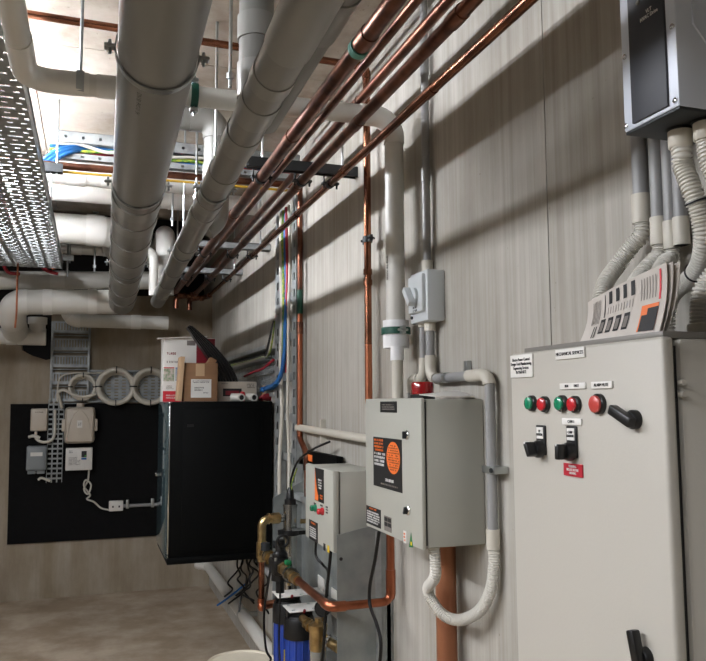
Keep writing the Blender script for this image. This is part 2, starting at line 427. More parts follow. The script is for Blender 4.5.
hanger('green lined clamp on white cross pipe beside the widest drain', (q.x, WY, WZ-.008), .0325, 'X', 'zinc', lining='green')
q = at(81, 60, 'Y', WY)
hanger('grey clamp and rod on the left length of white cross pipe', (q.x, WY, WZ-.015), .0325, 'X', 'galv', bolts=False)

# ------------------------------------------------------------------ copper
KZ = 2.44
def copper(label, x, r, z, m, fits, y1, pts=None):
    return pipe('copper_pipe', label, 'copper pipe', pts or [(x, -2.58, z), (x, y1, z)], r, m, fits=[(2.58+y-l, 2.58+y+l) for y, l in fits], k=1.13, seg=20)
cA, _ = copper('thickest of the long copper pipes, leftmost, with green corroded joint', .607, .0215, KZ, 'copper_d', [(1.66, .03), (2.4, .03), (3.5, .03), (4.7, .03), (5.5, .03)], 6.0)
B().tube([(.607, 1.70, KZ), (.607, 1.725, KZ)], .0255, 20).build('green_joint', 'patina', cA, label='green corroded joint')
copper('middle long copper pipe under the ceiling, between thickest and rightmost', .771, .0175, KZ, 'copper_d', [(1.5, .03), (2.2, .03), (2.95, .03), (4.1, .03), (5.2, .03)], 6.1)
copper('rightmost long copper pipe, thinnest and nearest to the right wall', .888, .0145, KZ, 'copper', [(1.9, .025), (2.7, .025), (3.4, .025), (4.4, .025), (5.4, .025)], 6.2)
copper('dark copper pipe running higher than the others, above white cross pipe', .85, .0165, 2.60, 'copper_d', [(1.6, .03), (2.42, .03), (3.3, .03)], 5.9)
copper('slim dark copper pipe tucked beside the thickest long copper pipe', .664, .012, 2.455, 'copper_d', [(2.6, .02), (3.6, .02)], 5.8)
# headers where the runs turn at the back
b = thing('copper_header', 'cluster of copper elbows where long pipes turn at the back', 'copper pipe', (.6, 6.1, 2.4))
for x, y, z in ((.607, 6.02, KZ), (.771, 6.12, KZ), (.888, 6.22, KZ)):
    B().tube(fillet([(x, y-.05, z), (x, y+.05, z), (x-.15, y+.05, z-.03), (x-.15, y+.05, z-.12)], .03), .021, 14).build('elbow_run', 'copper_d', b)
    for dx in (-.04, -.08, -.11): B().tube([(x+dx, y+.05, z-.012), (x+dx-.03, y+.05, z-.016)], .0255, 14).build('elbow_collar', 'copper', b)
tag(B().tube([(.94, -2.58, 2.84), (.94, 3.5, 2.84)], .007, 10).build('gas_pipe', 'yellow'), 'thin yellow pipe running under ceiling along the right wall', 'gas pipe')
# copper crossing pipe that drops down the right wall, jogs behind the box and joins the filter set
CXZ = 2.83
pc, P = pipe('copper_pipe', 'copper pipe from ceiling down right wall, bending into filter unit valves', 'copper pipe',
    [(-2.3, 2.61, CXZ+.03), (.955, 2.61, CXZ), (.955, 2.61, 1.555), (.955, 2.41, 1.44), (.955, 2.41, .905), (.743, 2.41, .905), (.743, 2.80, .905)], .0135, 'copper', fr=.03, seg=18,
    fits=[(3.21, 3.29, 'elbow'), (4.02, 4.04), (4.06, 4.08), (-.68, -.59, 'elbow', 'copper_b', 1.22), (-.43, -.33, 'elbow', 'copper_b', 1.22)], k=1.22)
B().tube(sub(P, 4.3, 5.9), .0138, 18).build('lower_length', 'copper_b', pc, label='brighter lower copper length')
q = at(367, 240, 'X', .955)
hanger('dark clip holding copper drop to right wall, left of isolator', (.955, 2.61, q.z), .0145, 'Z', 'dsteel', rod=False)
pipe('copper_pipe', 'dark copper pipe crossing just below the open ceiling cable tray', 'copper pipe',
    [tuple(at(-30, 158, 'Y', 3.56)), tuple(at(255, 182, 'Y', 3.56)), tuple(at(292, 185, 'Y', 3.56))], .0165, 'copper_d', fr=0)
tag(B().cyl(at(-30, 164, 'Y', 3.57), at(288, 190.5, 'Y', 3.57), .006, 10).build('gas_pipe', 'yellow'), 'thin yellow pipe directly below the crossing dark copper pipe', 'gas pipe')
# copper riser next to vertical tray
x0 = .965
pr_, P = pipe('copper_pipe', 'copper riser on right wall just right of the vertical cable tray', 'copper pipe',
    [(x0, 3.62, 2.66), (x0, 3.62, at(296, 437, 'X', x0).z), (x0-.01, 3.45, at(303, 453, 'X', x0).z), (x0-.01, 3.45, 1.10)], .0135, 'copper_d', fr=.02, seg=16, fits=[(.70, .76), (-.22, -.15)], k=1.25)
B().tube(sub(P, .66, 1.6), .0139, 16).build('bright_length', 'copper_b', pr_, label='bright orange copper length')
B().tube(sub(P, .54, .66), .0146, 16).build('green_tape', 'green', pr_, label='green tape wrap')
# big copper under the logo box
pipe('copper_pipe', 'stout pale copper pipe rising to the underside of logo control box', 'copper pipe',
    [(.955, 1.99, 0.0), (.955, 1.99, 1.165)], .029, 'copper_t', fr=0, fits=[(.72, .76, 'collar', 'copper_t', 1.1)], seg=24)
# struts
def strut(label, x0, x1, y, z, m='galv'):
    t = thing('strut_channel', label, 'strut channel', ((x0+x1)/2, y, z), 'strut channels')
    b = B(); b.box(x0, x1, y-.02, y+.02, z+.035, z+.04); b.box(x0, x1, y-.02, y-.017, z, z+.04); b.box(x0, x1, y+.017, y+.02, z, z+.04)
    b.box(x0, x1, y-.02, y-.010, z, z+.003); b.box(x0, x1, y+.010, y+.02, z, z+.003); b.build('channel', m, t)
    for x, r in ((.607, .0215), (.771, .0175), (.888, .0145)):
        bb = B(); bb.ring([(r+.001, -.012), (r+.004, -.012), (r+.004, .012), (r+.001, .012)], (x, y, KZ), (0, 1, 0), 20)
        for s in (-1, 1): bb.box(x+s*(r+.012)-.008, x+s*(r+.012)+.008, y-.012, y+.012, KZ-.004, KZ+.004); bb.cyl((x+s*(r+.012), y, KZ-.02), (x+s*(r+.012), y, KZ+.03), .004, 8)
        bb.build('pipe_clip', 'dsteel', t)
    for x in (x0+.06, x1-.06): B().cyl((x, y, z+.03), (x, y, CZ), .005, 8).build('threaded_rod', 'zinc', t)
    return t
strut('dark strut nearest along the copper pipes, fixed to the right wall', .55, 1.0, 2.86, 2.475, 'dsteel')
strut('pale strut above copper pipes, second one towards the back', .48, 1.0, 4.45, 2.475)
strut('pale strut above copper pipes, farthest one near the copper elbows', .48, 1.0, 5.35, 2.475)

# ------------------------------------------------------------------ far cream pipes across the back
def cross(name, label, px0, py0, px1, py1, y, r, fits=(), m='wpvc', extra_end=None, pre=None, fr=.1, fm='wpvc2', k=1.07, fall=False):
    a, c = at(px0, py0, 'Y', y), at(px1, py1, 'Y', y); a.z = a.z if fall else c.z
    pts = ([tuple(a+V(v)) for v in (pre or [])])+[tuple(a), tuple(c)]+([tuple(c+V(v)) for v in (extra_end or [])])
    return pipe(name, label, 'pipe', pts, r, m, fr=fr, fits=fits, fm=fm, k=k)
cross('drain_pipe', 'cream pipe under the open cable tray, left of widest drain', -90, 184, 215, 184, 4.35, .072, fits=[(.75, .85), (.93, 1.03), (1.16, 1.26)])
cross('drain_pipe', 'cream pipe near ceiling behind the long drains, fifth from front', -60, 206, 262, 207, 4.9, .06, fits=[(1.3, 1.4), (1.7, 1.8)])
cross('drain_pipe', 'bright lit fat white pipe bending away behind the widest drain', -80, 232, 119, 232, 5.3, .101, extra_end=[(0, .55, 0)], fits=[(.98, 1.08), (1.2, 1.5, 'elbow')], fr=.16)
cross('drain_pipe', 'narrow white pipe directly below the bright fat white pipe', -80, 251, 130, 252, 5.86, .041, fits=[(.95, 1.05), (1.2, 1.3)])
cross('drain_pipe', 'long cream pipe crossing at the back, upper of the lowest pair', -120, 280, 160, 280.5, 6.0, .068, fits=[(1.1, 1.2), (1.9, 2.0)], fall=True)
e_, P = cross('drain_pipe', 'fat cream pipe with left elbow meeting end of the widest drain', 14, 302, 124, 302, 5.74, .088, pre=[(-.02, .42, -.17), (-.02, .13, -.09)], fits=[(.24, .52, 'elbow'), (.62, .68), (.92, .98)], fr=.10, k=1.05, fall=True)
cross('drain_pipe', 'cream pipe along top of back wall, lowest of the crossing pipes', 68, 321, 168, 323, 6.45, .055, pre=[(-.02, 0, .3)], fits=[(.28, .36), (.75, .83)], fr=.09)
g_, P = cross('drain_pipe', 'short cream pipe with upright tee at the far left opening', -60, 337, 46, 337, 6.3, .062, fits=[(.45, .52), (-.2, 0, 'tee_body')])
q = at(37, 337, 'Y', 6.3)
B().lathe([(.06, 0), (.06, .10), (.07, .10), (.07, .15), (.055, .15), (.055, .12)], (q.x, 6.3, q.z), (0, 0, 1), 24).build('tee_branch', 'wpvc2', g_)
q = at(166, 232, 'Y', 5.45)
pipe('drain_pipe', 'cream pipe bending down between the two grey drains', 'pipe',
    [(q.x, 6.6, q.z), (q.x, 5.45, q.z), (q.x, 5.45, at(166, 295, 'Y', 5.45).z)], .062, 'wpvc', fits=[(.98, 1.28, 'elbow'), (-.25, -.15)], fm='wpvc2', fr=.12)
q = at(154, 252, 'Y', 5.3)
pipe('drain_pipe', 'narrow upright cream pipe just right of the widest drain', 'pipe',
    [(q.x-.15, 5.3, q.z), (q.x, 5.3, q.z), (q.x, 5.3, q.z-.3)], .03, 'wpvc', fits=[(.05, .25, 'elbow')], fr=.05)
# thin suspension rods with nut seen against the ceiling
def rod(label, px, py0, py1, y):
    a, c = at(px, py0, 'Y', y), at(px, py1, 'Y', y); t = thing('threaded_rod', label, 'rod', (a.x, y, CZ), 'suspension rods')
    B().cyl((a.x, y, CZ), (a.x, y, c.z), .006, 8).build('rod', 'zinc', t)
    B().lathe([(.012, 0), (.012, .02)], (a.x, y, c.z+.03), (0, 0, 1), 6).build('nut', 'zinc', t)
    B().box(a.x-.02, a.x+.02, y-.02, y+.02, CZ-.006, CZ).build('anchor_plate', 'zinc', t)
rod('thin rod hanging just right of the perforated tray edge', 53.5, 110, 232, 4.0)
rod('thin rod hanging against the fat bright white pipe', 68, 250, 277, 5.75)
rod('thin rod dropping to narrow white pipe, left of widest drain', 95, 250, 272, 5.6)
rod('thin rod between the two long grey drains', 173, 180, 226, 4.6)
rod('thin pale rod left of the slimmer jointed drain', 197, 132, 205, 3.55)
rod('dark thin rod near the top, between drains and drop pipe', 231, 5, 88, 2.42)

# ------------------------------------------------------------------ perforated ceiling tray on the left
TZ = 2.525; tx1 = -.222; tx0 = -.80; ty0, ty1 = -1.5, 5.80
t = thing('perforated_tray', 'wide perforated steel cable tray overhead on the far left', 'cable tray', (tx0, ty0, TZ))
b = B(); y = ty0; n = 0
while y < ty1-.05:
    so, sl, br = ((.034, .016, (.050, .020)), (.030, .013, (.018, .026)))[n % 2]
    b.box(tx0, tx1, y, y+so, TZ, TZ+.0025)                      # solid strip
    x = tx0+.012*(n % 2)-.02
    while x < tx1:
        b.box(max(x, tx0), min(x+br[1], tx1), y+so, y+so+sl, TZ, TZ+.0025)   # bridges between the slots
        x += sum(br)
    y += so+sl; n += 1
b.build('perforated_base', 'galv', t)
for x in (tx0, tx1-.003):
    bb = B(); bb.box(x, x+.003, ty0, ty1, TZ, TZ+.055); bb.box(x-.004, x+.008, ty0, ty1, TZ+.052, TZ+.056); bb.build('side_flange', 'galv', t)
for y in (-.5, 1.2, 3.54, 5.72):
    B().box(tx0-.06, tx1+.075, y-.02, y+.02, TZ+.058, TZ+.098).build('support_strut', 'dsteel' if y < 4 else 'galv', t)
    for x in (tx0-.04, tx1+.05): B().cyl((x, y, TZ+.04), (x, y, CZ), .005, 8).build('hanger_rod', 'zinc', t)
for i, (x, m) in enumerate(((-.42, 'redc'), (-.5, 'bluec'), (-.58, 'redc'), (-.66, 'whitec'))):
    cols = {'redc': 'red', 'bluec': 'blue', 'whitec': 'white'}
    lab = ['red cable nearest the right edge inside the perforated tray', 'blue cable lying inside the perforated tray', 'red cable left of the blue one inside perforated tray', 'white cable lying leftmost inside the perforated tray'][i]
    tag(B().tube(spline([(x, 2.40, TZ+.012), (x+.03, 3, TZ+.012), (x-.02, 4.4, TZ+.012), (x, 5.7, TZ+.012)]), .009, 8).build('cable', m), lab, 'cable', 'cables in the perforated tray')
# drooping red cables under the tray end and an orange cord
for i, pp in enumerate((((2, 262), (8, 272), (20, 274)), ((38, 262), (46, 270), (58, 274)), ((48, 262), (54, 268), (60, 258)))):
    lab = ['red cable drooping under far left corner of perforated tray', 'red cable drooping under the middle of perforated tray end', 'thin copper coloured tail curling under perforated tray corner'][i]
    tag(B().tube(spline([at(x, y, 'Y', 5.80) for x, y in pp]), .012, 8).build('cable', 'redc' if i < 2 else 'copper_b'), lab, 'cable')
tag(B().tube(spline([at(18, 262, 'Y', 5.60), at(17, 290, 'Y', 5.60), at(16.5, 312, 'Y', 5.60), at(15, 328, 'Y', 5.60)]), .0065, 8).build('wire', 'copper_b'), 'thin orange wire hanging in front of fat cream elbow', 'wire')

# ceiling cross tray with cables
zA, zB = at(80, 132, 'Y', 3.6).z, at(80, 162, 'Y', 3.6).z
t = thing('cable_tray', 'open perforated cable tray crossing under ceiling behind widest drain', 'cable tray', (0, 3.6, zB))
xl, xr = at(49, 150, 'Y', 3.6).x, at(300, 176, 'Y', 3.6).x
def holed(bb, x0, x1, y, z0, z1, step, hw, hh):
    """vertical flange with square holes, in the XZ plane"""
    zc = (z0+z1)/2; bb.box(x0, x1, y, y+.002, z0, zc-hh/2); bb.box(x0, x1, y, y+.002, zc+hh/2, z1); x = x0
    while x < x1:
        bb.box(x, min(x+step-hw, x1), y, y+.002, zc-hh/2, zc+hh/2); x += step
bb = B(); holed(bb, xl, xr, 3.60, zA-.052, zA, .075, .012, .012); bb.box(xl, xr, 3.60, 3.70, zA-.002, zA); bb.build('upper_flange', 'galv', t)
bb = B(); holed(bb, xl, xr, 3.60, zB+.012, zB+.036, .075, .014, .010); bb.box(xl, xr, 3.60, 3.70, zB+.036, zB+.038); bb.build('lower_flange', 'galv', t)
bb = B(); bb.box(xl, xr, 3.70, 3.703, zB+.03, zA); bb.build('tray_back', 'galv', t)
for i, (m, nm) in enumerate((('whitec', 'white'), ('greenc', 'green and yellow'), ('bluec', 'blue'), ('redc', 'red'), ('whitec', 'second white'), ('bluec', 'lower blue'), ('whitec', 'third white'))):
    rr = random.Random(i+3); zc_ = zA-.058-.009*i
    pts = [(xl-.0+(xr-xl+.0)*k/9, 3.62+.010*i+rr.uniform(-.004, .004), min(zA-.02, max(zB+.048, zc_+rr.uniform(-.022, .022)))) for k in range(10)]
    tag(B().tube(spline(pts), .008, 8).build('cable', m), nm+' cable lying along the open ceiling cable tray', 'cable', 'cables along the ceiling tray')
for k in range(3):
    pts = [at(36+3*k, 168+1*k, 'Y', 3.57), at(44+3*k, 160+2*k, 'Y', 3.57), at(54+3*k, 152+2.5*k, 'Y', 3.58), at(66+2*k, 147.5+2.5*k, 'Y', 3.59), at(80, 147.5+1.5*k, 'Y', 3.63), at(98, 149.5+k, 'Y', 3.675), at(125, 152+k, 'Y', 3.69)]
    tag(B().tube(spline(pts), .0105, 8).build('cable', 'bluec'),
        ['topmost', 'middle', 'lowest'][k]+' of three bright blue cables curving onto ceiling tray', 'cable', 'blue cables on ceiling tray')

# ------------------------------------------------------------------ vertical trays on the right wall
VX = .965
yA, yB = at(276, 300, 'X', VX).y, at(297, 300, 'X', VX).y
zt = 2.62; zb_ = .95
t = thing('cable_ladder', 'vertical galvanised cable ladder on right wall behind black cabinet edge', 'cable ladder', (VX, (yA+yB)/2, zb_))
for ya_, yb2 in ((yA-.125, yA), (yB, yB+.085)):
    bb = B(); wd = yb2-ya_; xf = VX-.004
    bb.box(xf, xf+.002, ya_, ya_+wd*.34, zb_, zt); bb.box(xf, xf+.002, yb2-wd*.34, yb2, zb_, zt)
    for k in range(int((zt-zb_)/.085)): bb.box(xf, xf+.002, ya_+wd*.34, yb2-wd*.34, zb_+.085*k, zb_+.085*k+.045)
    bb.box(xf, VX+.03, yb2-.003, yb2, zb_, zt); bb.box(xf, VX+.03, ya_, ya_+.003, zb_, zt)
    bb.build('rail', 'galv', t)
for k in range(8): B().box(VX+.012, VX+.03, yB, yA, zb_+.1+.21*k, zb_+.14+.21*k).build('rung', 'galv', t)
for i, (f, m, r, nm) in enumerate(((.25, 'whitec', .010, 'white'), (.38, 'greenc', .008, 'green and yellow'), (.52, 'bluec', .010, 'blue'), (.64, 'redc', .008, 'red'), (.75, 'whitec', .008, 'thin second white'))):
    y = yA-.07+(yB+.07-yA+.07)*f; rr = random.Random(i+40)
    zl = .98 if m == 'whitec' else 1.72
    pts = [(VX-.005+rr.uniform(-.006, .006), y+rr.uniform(-.012, .012), 2.6-(2.6-zl)*k/6) for k in range(7)]
    tag(B().tube(spline(pts), r, 8).build('cable', m), nm+' cable running down the vertical cable ladder', 'cable', 'cables on the vertical ladder')
for k, py in enumerate((244, 262, 330)):
    pass
# horizontal tray, running back along the right wall
z0, z1 = 1.60, 1.865
t = thing('cable_tray', 'horizontal slotted cable tray along right wall above black cabinet', 'cable tray', (VX, 5, z0))
bb = B(); y0, y1 = yA+.02, 6.1
y = y0
while y < y1:
    bb.box(VX+.02, VX+.023, y, y+.045, z0, z1); bb.box(VX+.02, VX+.023, y+.045, y+.06, z0, z0+.02); bb.box(VX+.02, VX+.023, y+.045, y+.06, z1-.02, z1)
    zz = z0+.03
    while zz < z1-.03: bb.box(VX+.02, VX+.023, y+.045, y+.06, zz, zz+.012); zz += .03
    y += .06
bb.build('slotted_plate', 'galv', t)
bb = B(); bb.box(VX-.055, VX+.022, y0, y1, z1-.003, z1); bb.box(VX-.057, VX-.055, y0, y1, z1-.0, z1+.02); bb.build('top_flange', 'galv', t)
bb = B(); bb.box(VX-.055, VX+.022, y0, y1, z1-.06, z1-.057)
bb.box(VX-.057, VX-.055, y0, y1, z1-.06, z1-.045); bb.build('lower_lip', 'zinc', t)
for i, (m, nm, dz) in enumerate((('greenc', 'green and yellow', .014), ('whitec', 'white', .02), ('ink', 'black', .03))):
    tag(B().tube(spline([(VX-.02, yA-.04, z1+.15), (VX-.03-.008*i, yA+.03, z1-.02), (VX-.04+.012*i, y0+.25, z1-.058+dz), (VX-.04+.012*i, 5.2, z1-.055+dz), (VX-.04+.012*i, 6.0, z1-.055+dz)]), .0075, 8).build('cable', m),
        nm+' cable bending from the ladder into the horizontal wall tray', 'cable', 'cables turning onto the wall tray')
tag(B().tube(spline([(VX-.02, yA-.03, 1.80), (VX-.05, yA+.12, 1.755), (VX-.04, yA+.4, 1.75), (VX-.06, yA+.6, 1.73)]), .007, 8).build('cable', 'redc'), 'red cable sagging across the slotted wall tray', 'cable')

# ------------------------------------------------------------------ backboard and equipment on back wall
BY = D-.02
q0, q1 = at(10.5, 404, 'Y', BY), at(7, 544.6, 'Y', BY)
t = tag(B().prism([(q0.x, BY, q0.z), (.80, BY, q0.z), (.80, BY, q1.z), (q1.x, BY, q1.z)], (0, .0195, 0)).build('backboard', 'blackm'), 'large black painted backboard fixed to the back wall', 'backboard')
def P6(px, py, y=BY): return at(px, py, 'Y', y)
# slotted ladder above the board
a, c = P6(52, 322, D), P6(89, 402, D)
t = thing('cable_ladder', 'vertical slotted cable ladder on back wall above the black backboard', 'cable ladder', (a.x, D, c.z))
for x in (a.x, c.x-.02): B().box(x, x+.02, D-.06, D-.001, c.z, a.z, .003).build('rail', 'galv', t)
n = 5
for k in range(n):
    z = c.z+.06+(a.z-c.z-.1)*k/(n-1); bb = B()
    bb.box(a.x+.02, c.x-.02, D-.05, D-.047, z-.055, z-.03); bb.box(a.x+.02, c.x-.02, D-.05, D-.047, z+.03, z+.042)
    x = a.x+.02
    while x < c.x-.02: bb.box(x, x+.012, D-.05, D-.047, z-.03, z+.03); x += .022
    bb.box(a.x+.02, c.x-.02, D-.05, D-.01, z-.075, z-.070)
    bb.build('rung', 'galv', t)
# horizontal tray with coils
a2, c2 = P6(89, 370, D), P6(170, 402, D); c2.x = .62
t = thing('cable_tray', 'horizontal slotted cable tray on back wall behind conduit coils', 'cable tray', (a2.x, D, c2.z))
B().box(a2.x, c2.x, D-.05, D-.001, a2.z-.015, a2.z).build('top_rail', 'galv', t)
B().box(a2.x, c2.x, D-.05, D-.001, c2.z, c2.z+.012).build('bottom_rail', 'galv', t)
bb = B(); x = a2.x
while x < c2.x:
    bb.box(x, x+.028, D-.012, D-.009, c2.z+.01, a2.z-.01)
    zz = c2.z+.01
    while zz < a2.z-.02: bb.box(x+.028, x+.06, D-.012, D-.009, zz, zz+.016); zz += .026
    x += .06
bb.build('slotted_plate', 'galv', t)
for i, (px, py, R, r) in enumerate(((82.5, 387, .098, .014), (115.5, 386.5, .140, .021), (150, 386.5, .140, .021))):
    c = P6(px, py, D-.09)
    lab = ['small thin coil of cream conduit, leftmost on the back wall', 'large coil of cream conduit in the middle on back wall tray', 'large coil of cream conduit nearest the printed white box'][i]
    t = thing('conduit_coil', lab, 'conduit coil', (c.x, c.y, c.z-R), 'conduit coils')
    b = B()
    for k in range(3): b.torus((c.x+.006*k, c.y+(-.0+.028*(k-1)), c.z-.004*k), R-.006*k, r, n=40)
    b.build('coil', 'cream', t)
    for a_ in range(4):
        an = a_*math.pi/2; e = V((c.x+R*math.cos(an), c.y, c.z+R*math.sin(an))); tq = V((-math.sin(an), 0, math.cos(an)))
        B().ring([(r*1.3, -.004), (r*1.3+.003, -.004), (r*1.3+.003, .004), (r*1.3, .004)], e+V((.004, -.028, 0)), tq, 16).build('cable_tie', 'black', t)
tag(B().tube(spline([P6(62, 408, BY-.04), P6(60, 400, BY-.07), P6(58, 393, BY-.09), P6(64, 390, BY-.1), P6(74, 395, BY-.12), P6(84, 397, BY-.12), P6(96, 394, BY-.12)]), .012, 10).build('conduit', 'cream'), 'cream flexible conduit snaking from narrow strip to the coils', 'conduit')
tag(B().tube(spline([P6(57, 402, BY-.08), P6(58, 385, BY-.08), P6(62, 376, BY-.08), P6(75, 373, BY-.06), P6(90, 373, BY-.07), P6(108, 373, BY-.06)]), .006, 8).build('wire', 'cream'), 'thin wire looping across the back wall cable ladder', 'wire')
# narrow perforated strip
a, c = P6(48.5, 402), P6(62, 482)
b = B(); bw = (c.x-a.x); z = c.z
while z < a.z:
    for k in range(4): b.box(a.x+bw*k/3-.005 if k else a.x, a.x+bw*k/3+.005 if k < 3 else c.x, BY-.022, BY-.002, z, z+.04)
    b.box(a.x, c.x, BY-.022, BY-.018, z+.026, z+.04); z += .04
tag(b.build('perforated_strip', 'galv'), 'narrow perforated metal strip running down the black backboard', 'cable tray')
def dev(name, label, cat, px0, py0, px1, py1, dep, m, bev=.012):
    a, c = P6(px0, py0, BY-dep/2), P6(px1, py1, BY-dep/2)
    t = thing(name, label, cat, ((a.x+c.x)/2, BY, c.z))
    B().box(a.x, c.x, BY-dep, BY-.001, c.z, a.z, bev).build('housing', m, t)
    return t, a, c
t, a, c = dev('junction_box', 'flat beige plastic box at top left of the black backboard', 'junction box', 31, 408.5, 47.5, 431, .06, 'beige')
B().box(a.x+.006, c.x-.006, BY-.066, BY-.058, c.z+.006, a.z-.006, .004).build('lid', 'beige', t)
dashes('ink', t, 'my', ((a.x+c.x)/2, BY-.0665, a.z-.03), .06, 1, .008, seed=3)
tag(B().tube(spline([P6(36, 431, BY-.04), P6(36, 438, BY-.05), P6(42, 442, BY-.06), P6(50, 441, BY-.06), P6(54, 436, BY-.06), P6(55, 425, BY-.045), P6(55, 410, BY-.045)]), .011, 10).build('cable', 'whitec'), 'white cable from beige box looping onto the narrow strip', 'cable')
tag(B().tube(spline([P6(29, 437, BY-.03), P6(34, 436, BY-.05), P6(40, 438, BY-.05)]), .013, 10).build('cable_plug', 'whitec'), 'white plug end sticking left below the beige box', 'cable')
t, a, c = dev('junction_box', 'grey hinged box below beige box on the black backboard', 'junction box', 27, 446, 46.5, 470, .09, 'greyp')
B().box(a.x+.008, c.x-.012, BY-.098, BY-.088, c.z+.012, a.z-.008, .005).build('lid', 'greyp', t)
plate('label_plate', 'white', t, 'my', ((a.x+c.x)/2+.0, BY-.098, a.z-.065), .09, .03)
for px in (32, 41): q = P6(px, 472.5); B().box(q.x-.03, q.x+.03, BY-.06, BY-.002, c.z-.028, c.z+.004, .004).build('gland_block', 'greyp', t)
tag(B().tube(spline([P6(50, 481, BY-.03), P6(45, 479, BY-.04), P6(41, 478, BY-.05), P6(38, 480, BY-.05)]), .010, 8).build('cable', 'whitec'), 'short white cable tail below the grey hinged box', 'cable')
t, a, c = dev('network_terminal', 'large cream rounded enclosure at top of the black backboard', 'enclosure', 65, 407, 94.5, 443, .11, 'beige', .03)
bb = B(); bb.box(a.x+.012, c.x-.012, BY-.122, BY-.105, c.z+.012, a.z-.012, .014, seg=3); bb.build('cover', 'beige', t)
xm, zm = (a.x+c.x)/2, (a.z+c.z)/2
for s in (-1, 1): B().tube(spline([(xm+s*.10, BY-.122, c.z+.02), (xm+s*.075, BY-.123, zm+.02), (xm+s*.035, BY-.123, zm+.10), (xm, BY-.123, zm+.13)]), .004, 8).build('moulded_rib', 'beige', t)
plate('sticker', 'white', t, 'my', (xm, BY-.122, zm+.01), .04, .06); dashes('ink', t, 'my', (xm, BY-.1235, zm+.01), .025, 2, .009, seed=5)
for s, x in ((-1, a.x), (1, c.x)): B().box(x-.02, x+.02, BY-.09, BY-.03, zm-.05, zm+.05, .008).build('latch', 'beige', t)
B().cyl((xm, BY-.05, a.z-.01), (xm, BY-.05, a.z+.03), .03, 16).build('top_gland', 'beige', t)
t, a, c = dev('power_supply', 'white panelled power supply below the large cream enclosure', 'power supply', 66, 448, 92, 469.5, .08, 'white', .006)
bb = B(); bb.box(c.x-.115, c.x-.01, BY-.086, BY-.078, c.z+.085, a.z-.012, .003); bb.build('display_cover', 'white', t)
B().box(c.x-.085, c.x-.045, BY-.09, BY-.084, a.z-.075, a.z-.025).build('screen', 'ink', t)
B().box(c.x-.085, c.x-.045, BY-.09, BY-.084, a.z-.095, a.z-.08).build('blue_button', 'bluec', t, label='small blue button')
B().cyl((c.x-.055, BY-.089, a.z-.065), (c.x-.055, BY-.093, a.z-.065), .006, 10).build('green_light', 'cleaf', t, label='small green light')
dashes('grey_ink', t, 'my', (a.x+.07, BY-.0805, c.z+.075), .09, 6, .007, seed=8)
dashes('ink', t, 'my', (a.x+.04, BY-.0805, a.z-.03), .03, 2, .008, seed=9)
cord = [P6(89, 469, BY-.04), P6(88, 480, BY-.03), P6(84, 489, BY-.03), P6(88, 494, BY-.04), P6(91, 485, BY-.04), P6(86, 480, BY-.05), P6(84, 486, BY-.05), P6(90, 495, BY-.04), P6(87, 499, BY-.03), P6(94, 502, BY-.03), P6(101, 508, BY-.03), P6(109, 510, BY-.04)]
B().tube(spline(cord), .007, 8).build('power_cord', 'whitec', t)
t, a, c = dev('power_outlet', 'white double power outlet low on the black backboard', 'power outlet', 109, 501, 123, 510.5, .045, 'white', .006)
for f in (.28, .72):
    x = a.x+(c.x-a.x)*f
    B().cyl((x, BY-.044, (a.z+c.z)/2-.005), (x, BY-.048, (a.z+c.z)/2-.005), .026, 16).build('socket_face', 'white', t)
    B().box(x-.006, x+.006, BY-.051, BY-.044, (a.z+c.z)/2-.012, (a.z+c.z)/2+.004).build('slots', 'ink', t)
a, c = P6(123, 506, BY-.02), P6(172, 503.5, BY-.02)
t, _ = pipe('conduit', 'grey horizontal conduit from the power outlet towards black cabinet', 'conduit', [tuple(a), (c.x, a.y, a.z)], .0135, 'cond', fr=0, fits=[(.35, .42)], k=1.2)
for px in (127.5, 152.5):
    q = P6(px, 505, BY-.02); bb = B(); bb.box(q.x-.012, q.x+.012, BY-.036, BY-.001, a.z-.02, a.z+.05, .003); bb.build('saddle', 'zinc', t)

# ------------------------------------------------------------------ server cabinet
SX0, SX1, SY0, SY1, SZ0, SZ1 = .405, .985, 4.30, 4.90, .695, 1.572
t = thing('server_cabinet', 'large black wall mounted network cabinet with glass door', 'server cabinet', (.7, 4.6, SZ0))
B().box(SX0, SX1, SY0, SY1, SZ0, SZ1, .008).build('cabinet_body', 'blackc', t)
sp = B().box(SX0+.075, SX1-.06, SY0-.004, SY0+.002, SZ0+.06, SZ1-.035, .003).build('side_panel', 'blackc', t)
B().box(SX0+.10, SX0+.135, SY0-.007, SY0-.003, SZ1-.14, SZ1-.125).build('panel_latch', 'black', sp)
B().box(SX0+.0, SX1-.02, SY0-.012, SY0, SZ0-.0, SZ0+.035, .006).build('bottom_rail', 'blackc', t)
df = B(); dx0, dx1 = SX0-.05, SX0+.018
for (y0, y1, z0, z1) in ((SY0+.0, SY0+.04, SZ0+.03, SZ1), (SY1-.04, SY1, SZ0+.03, SZ1), (SY0, SY1, SZ1-.03, SZ1), (SY0, SY1, SZ0+.03, SZ0+.06)):
    df.box(dx1-.018, dx1, y0, y1, z0, z1, .004)
dfo = df.build('door_frame', 'steel', t, label='polished edge of the door frame')
B().box(dx1-.026, dx1-.018, SY0+.004, SY1-.004, SZ0+.034, SZ1-.004, .002).build('glass_pane', 'glass', dfo, label='tinted glass pane')
B().box(dx1-.04, dx1-.024, SY1-.05, SY1-.035, 1.12, 1.14, .003).build('lock', 'chrome', dfo)
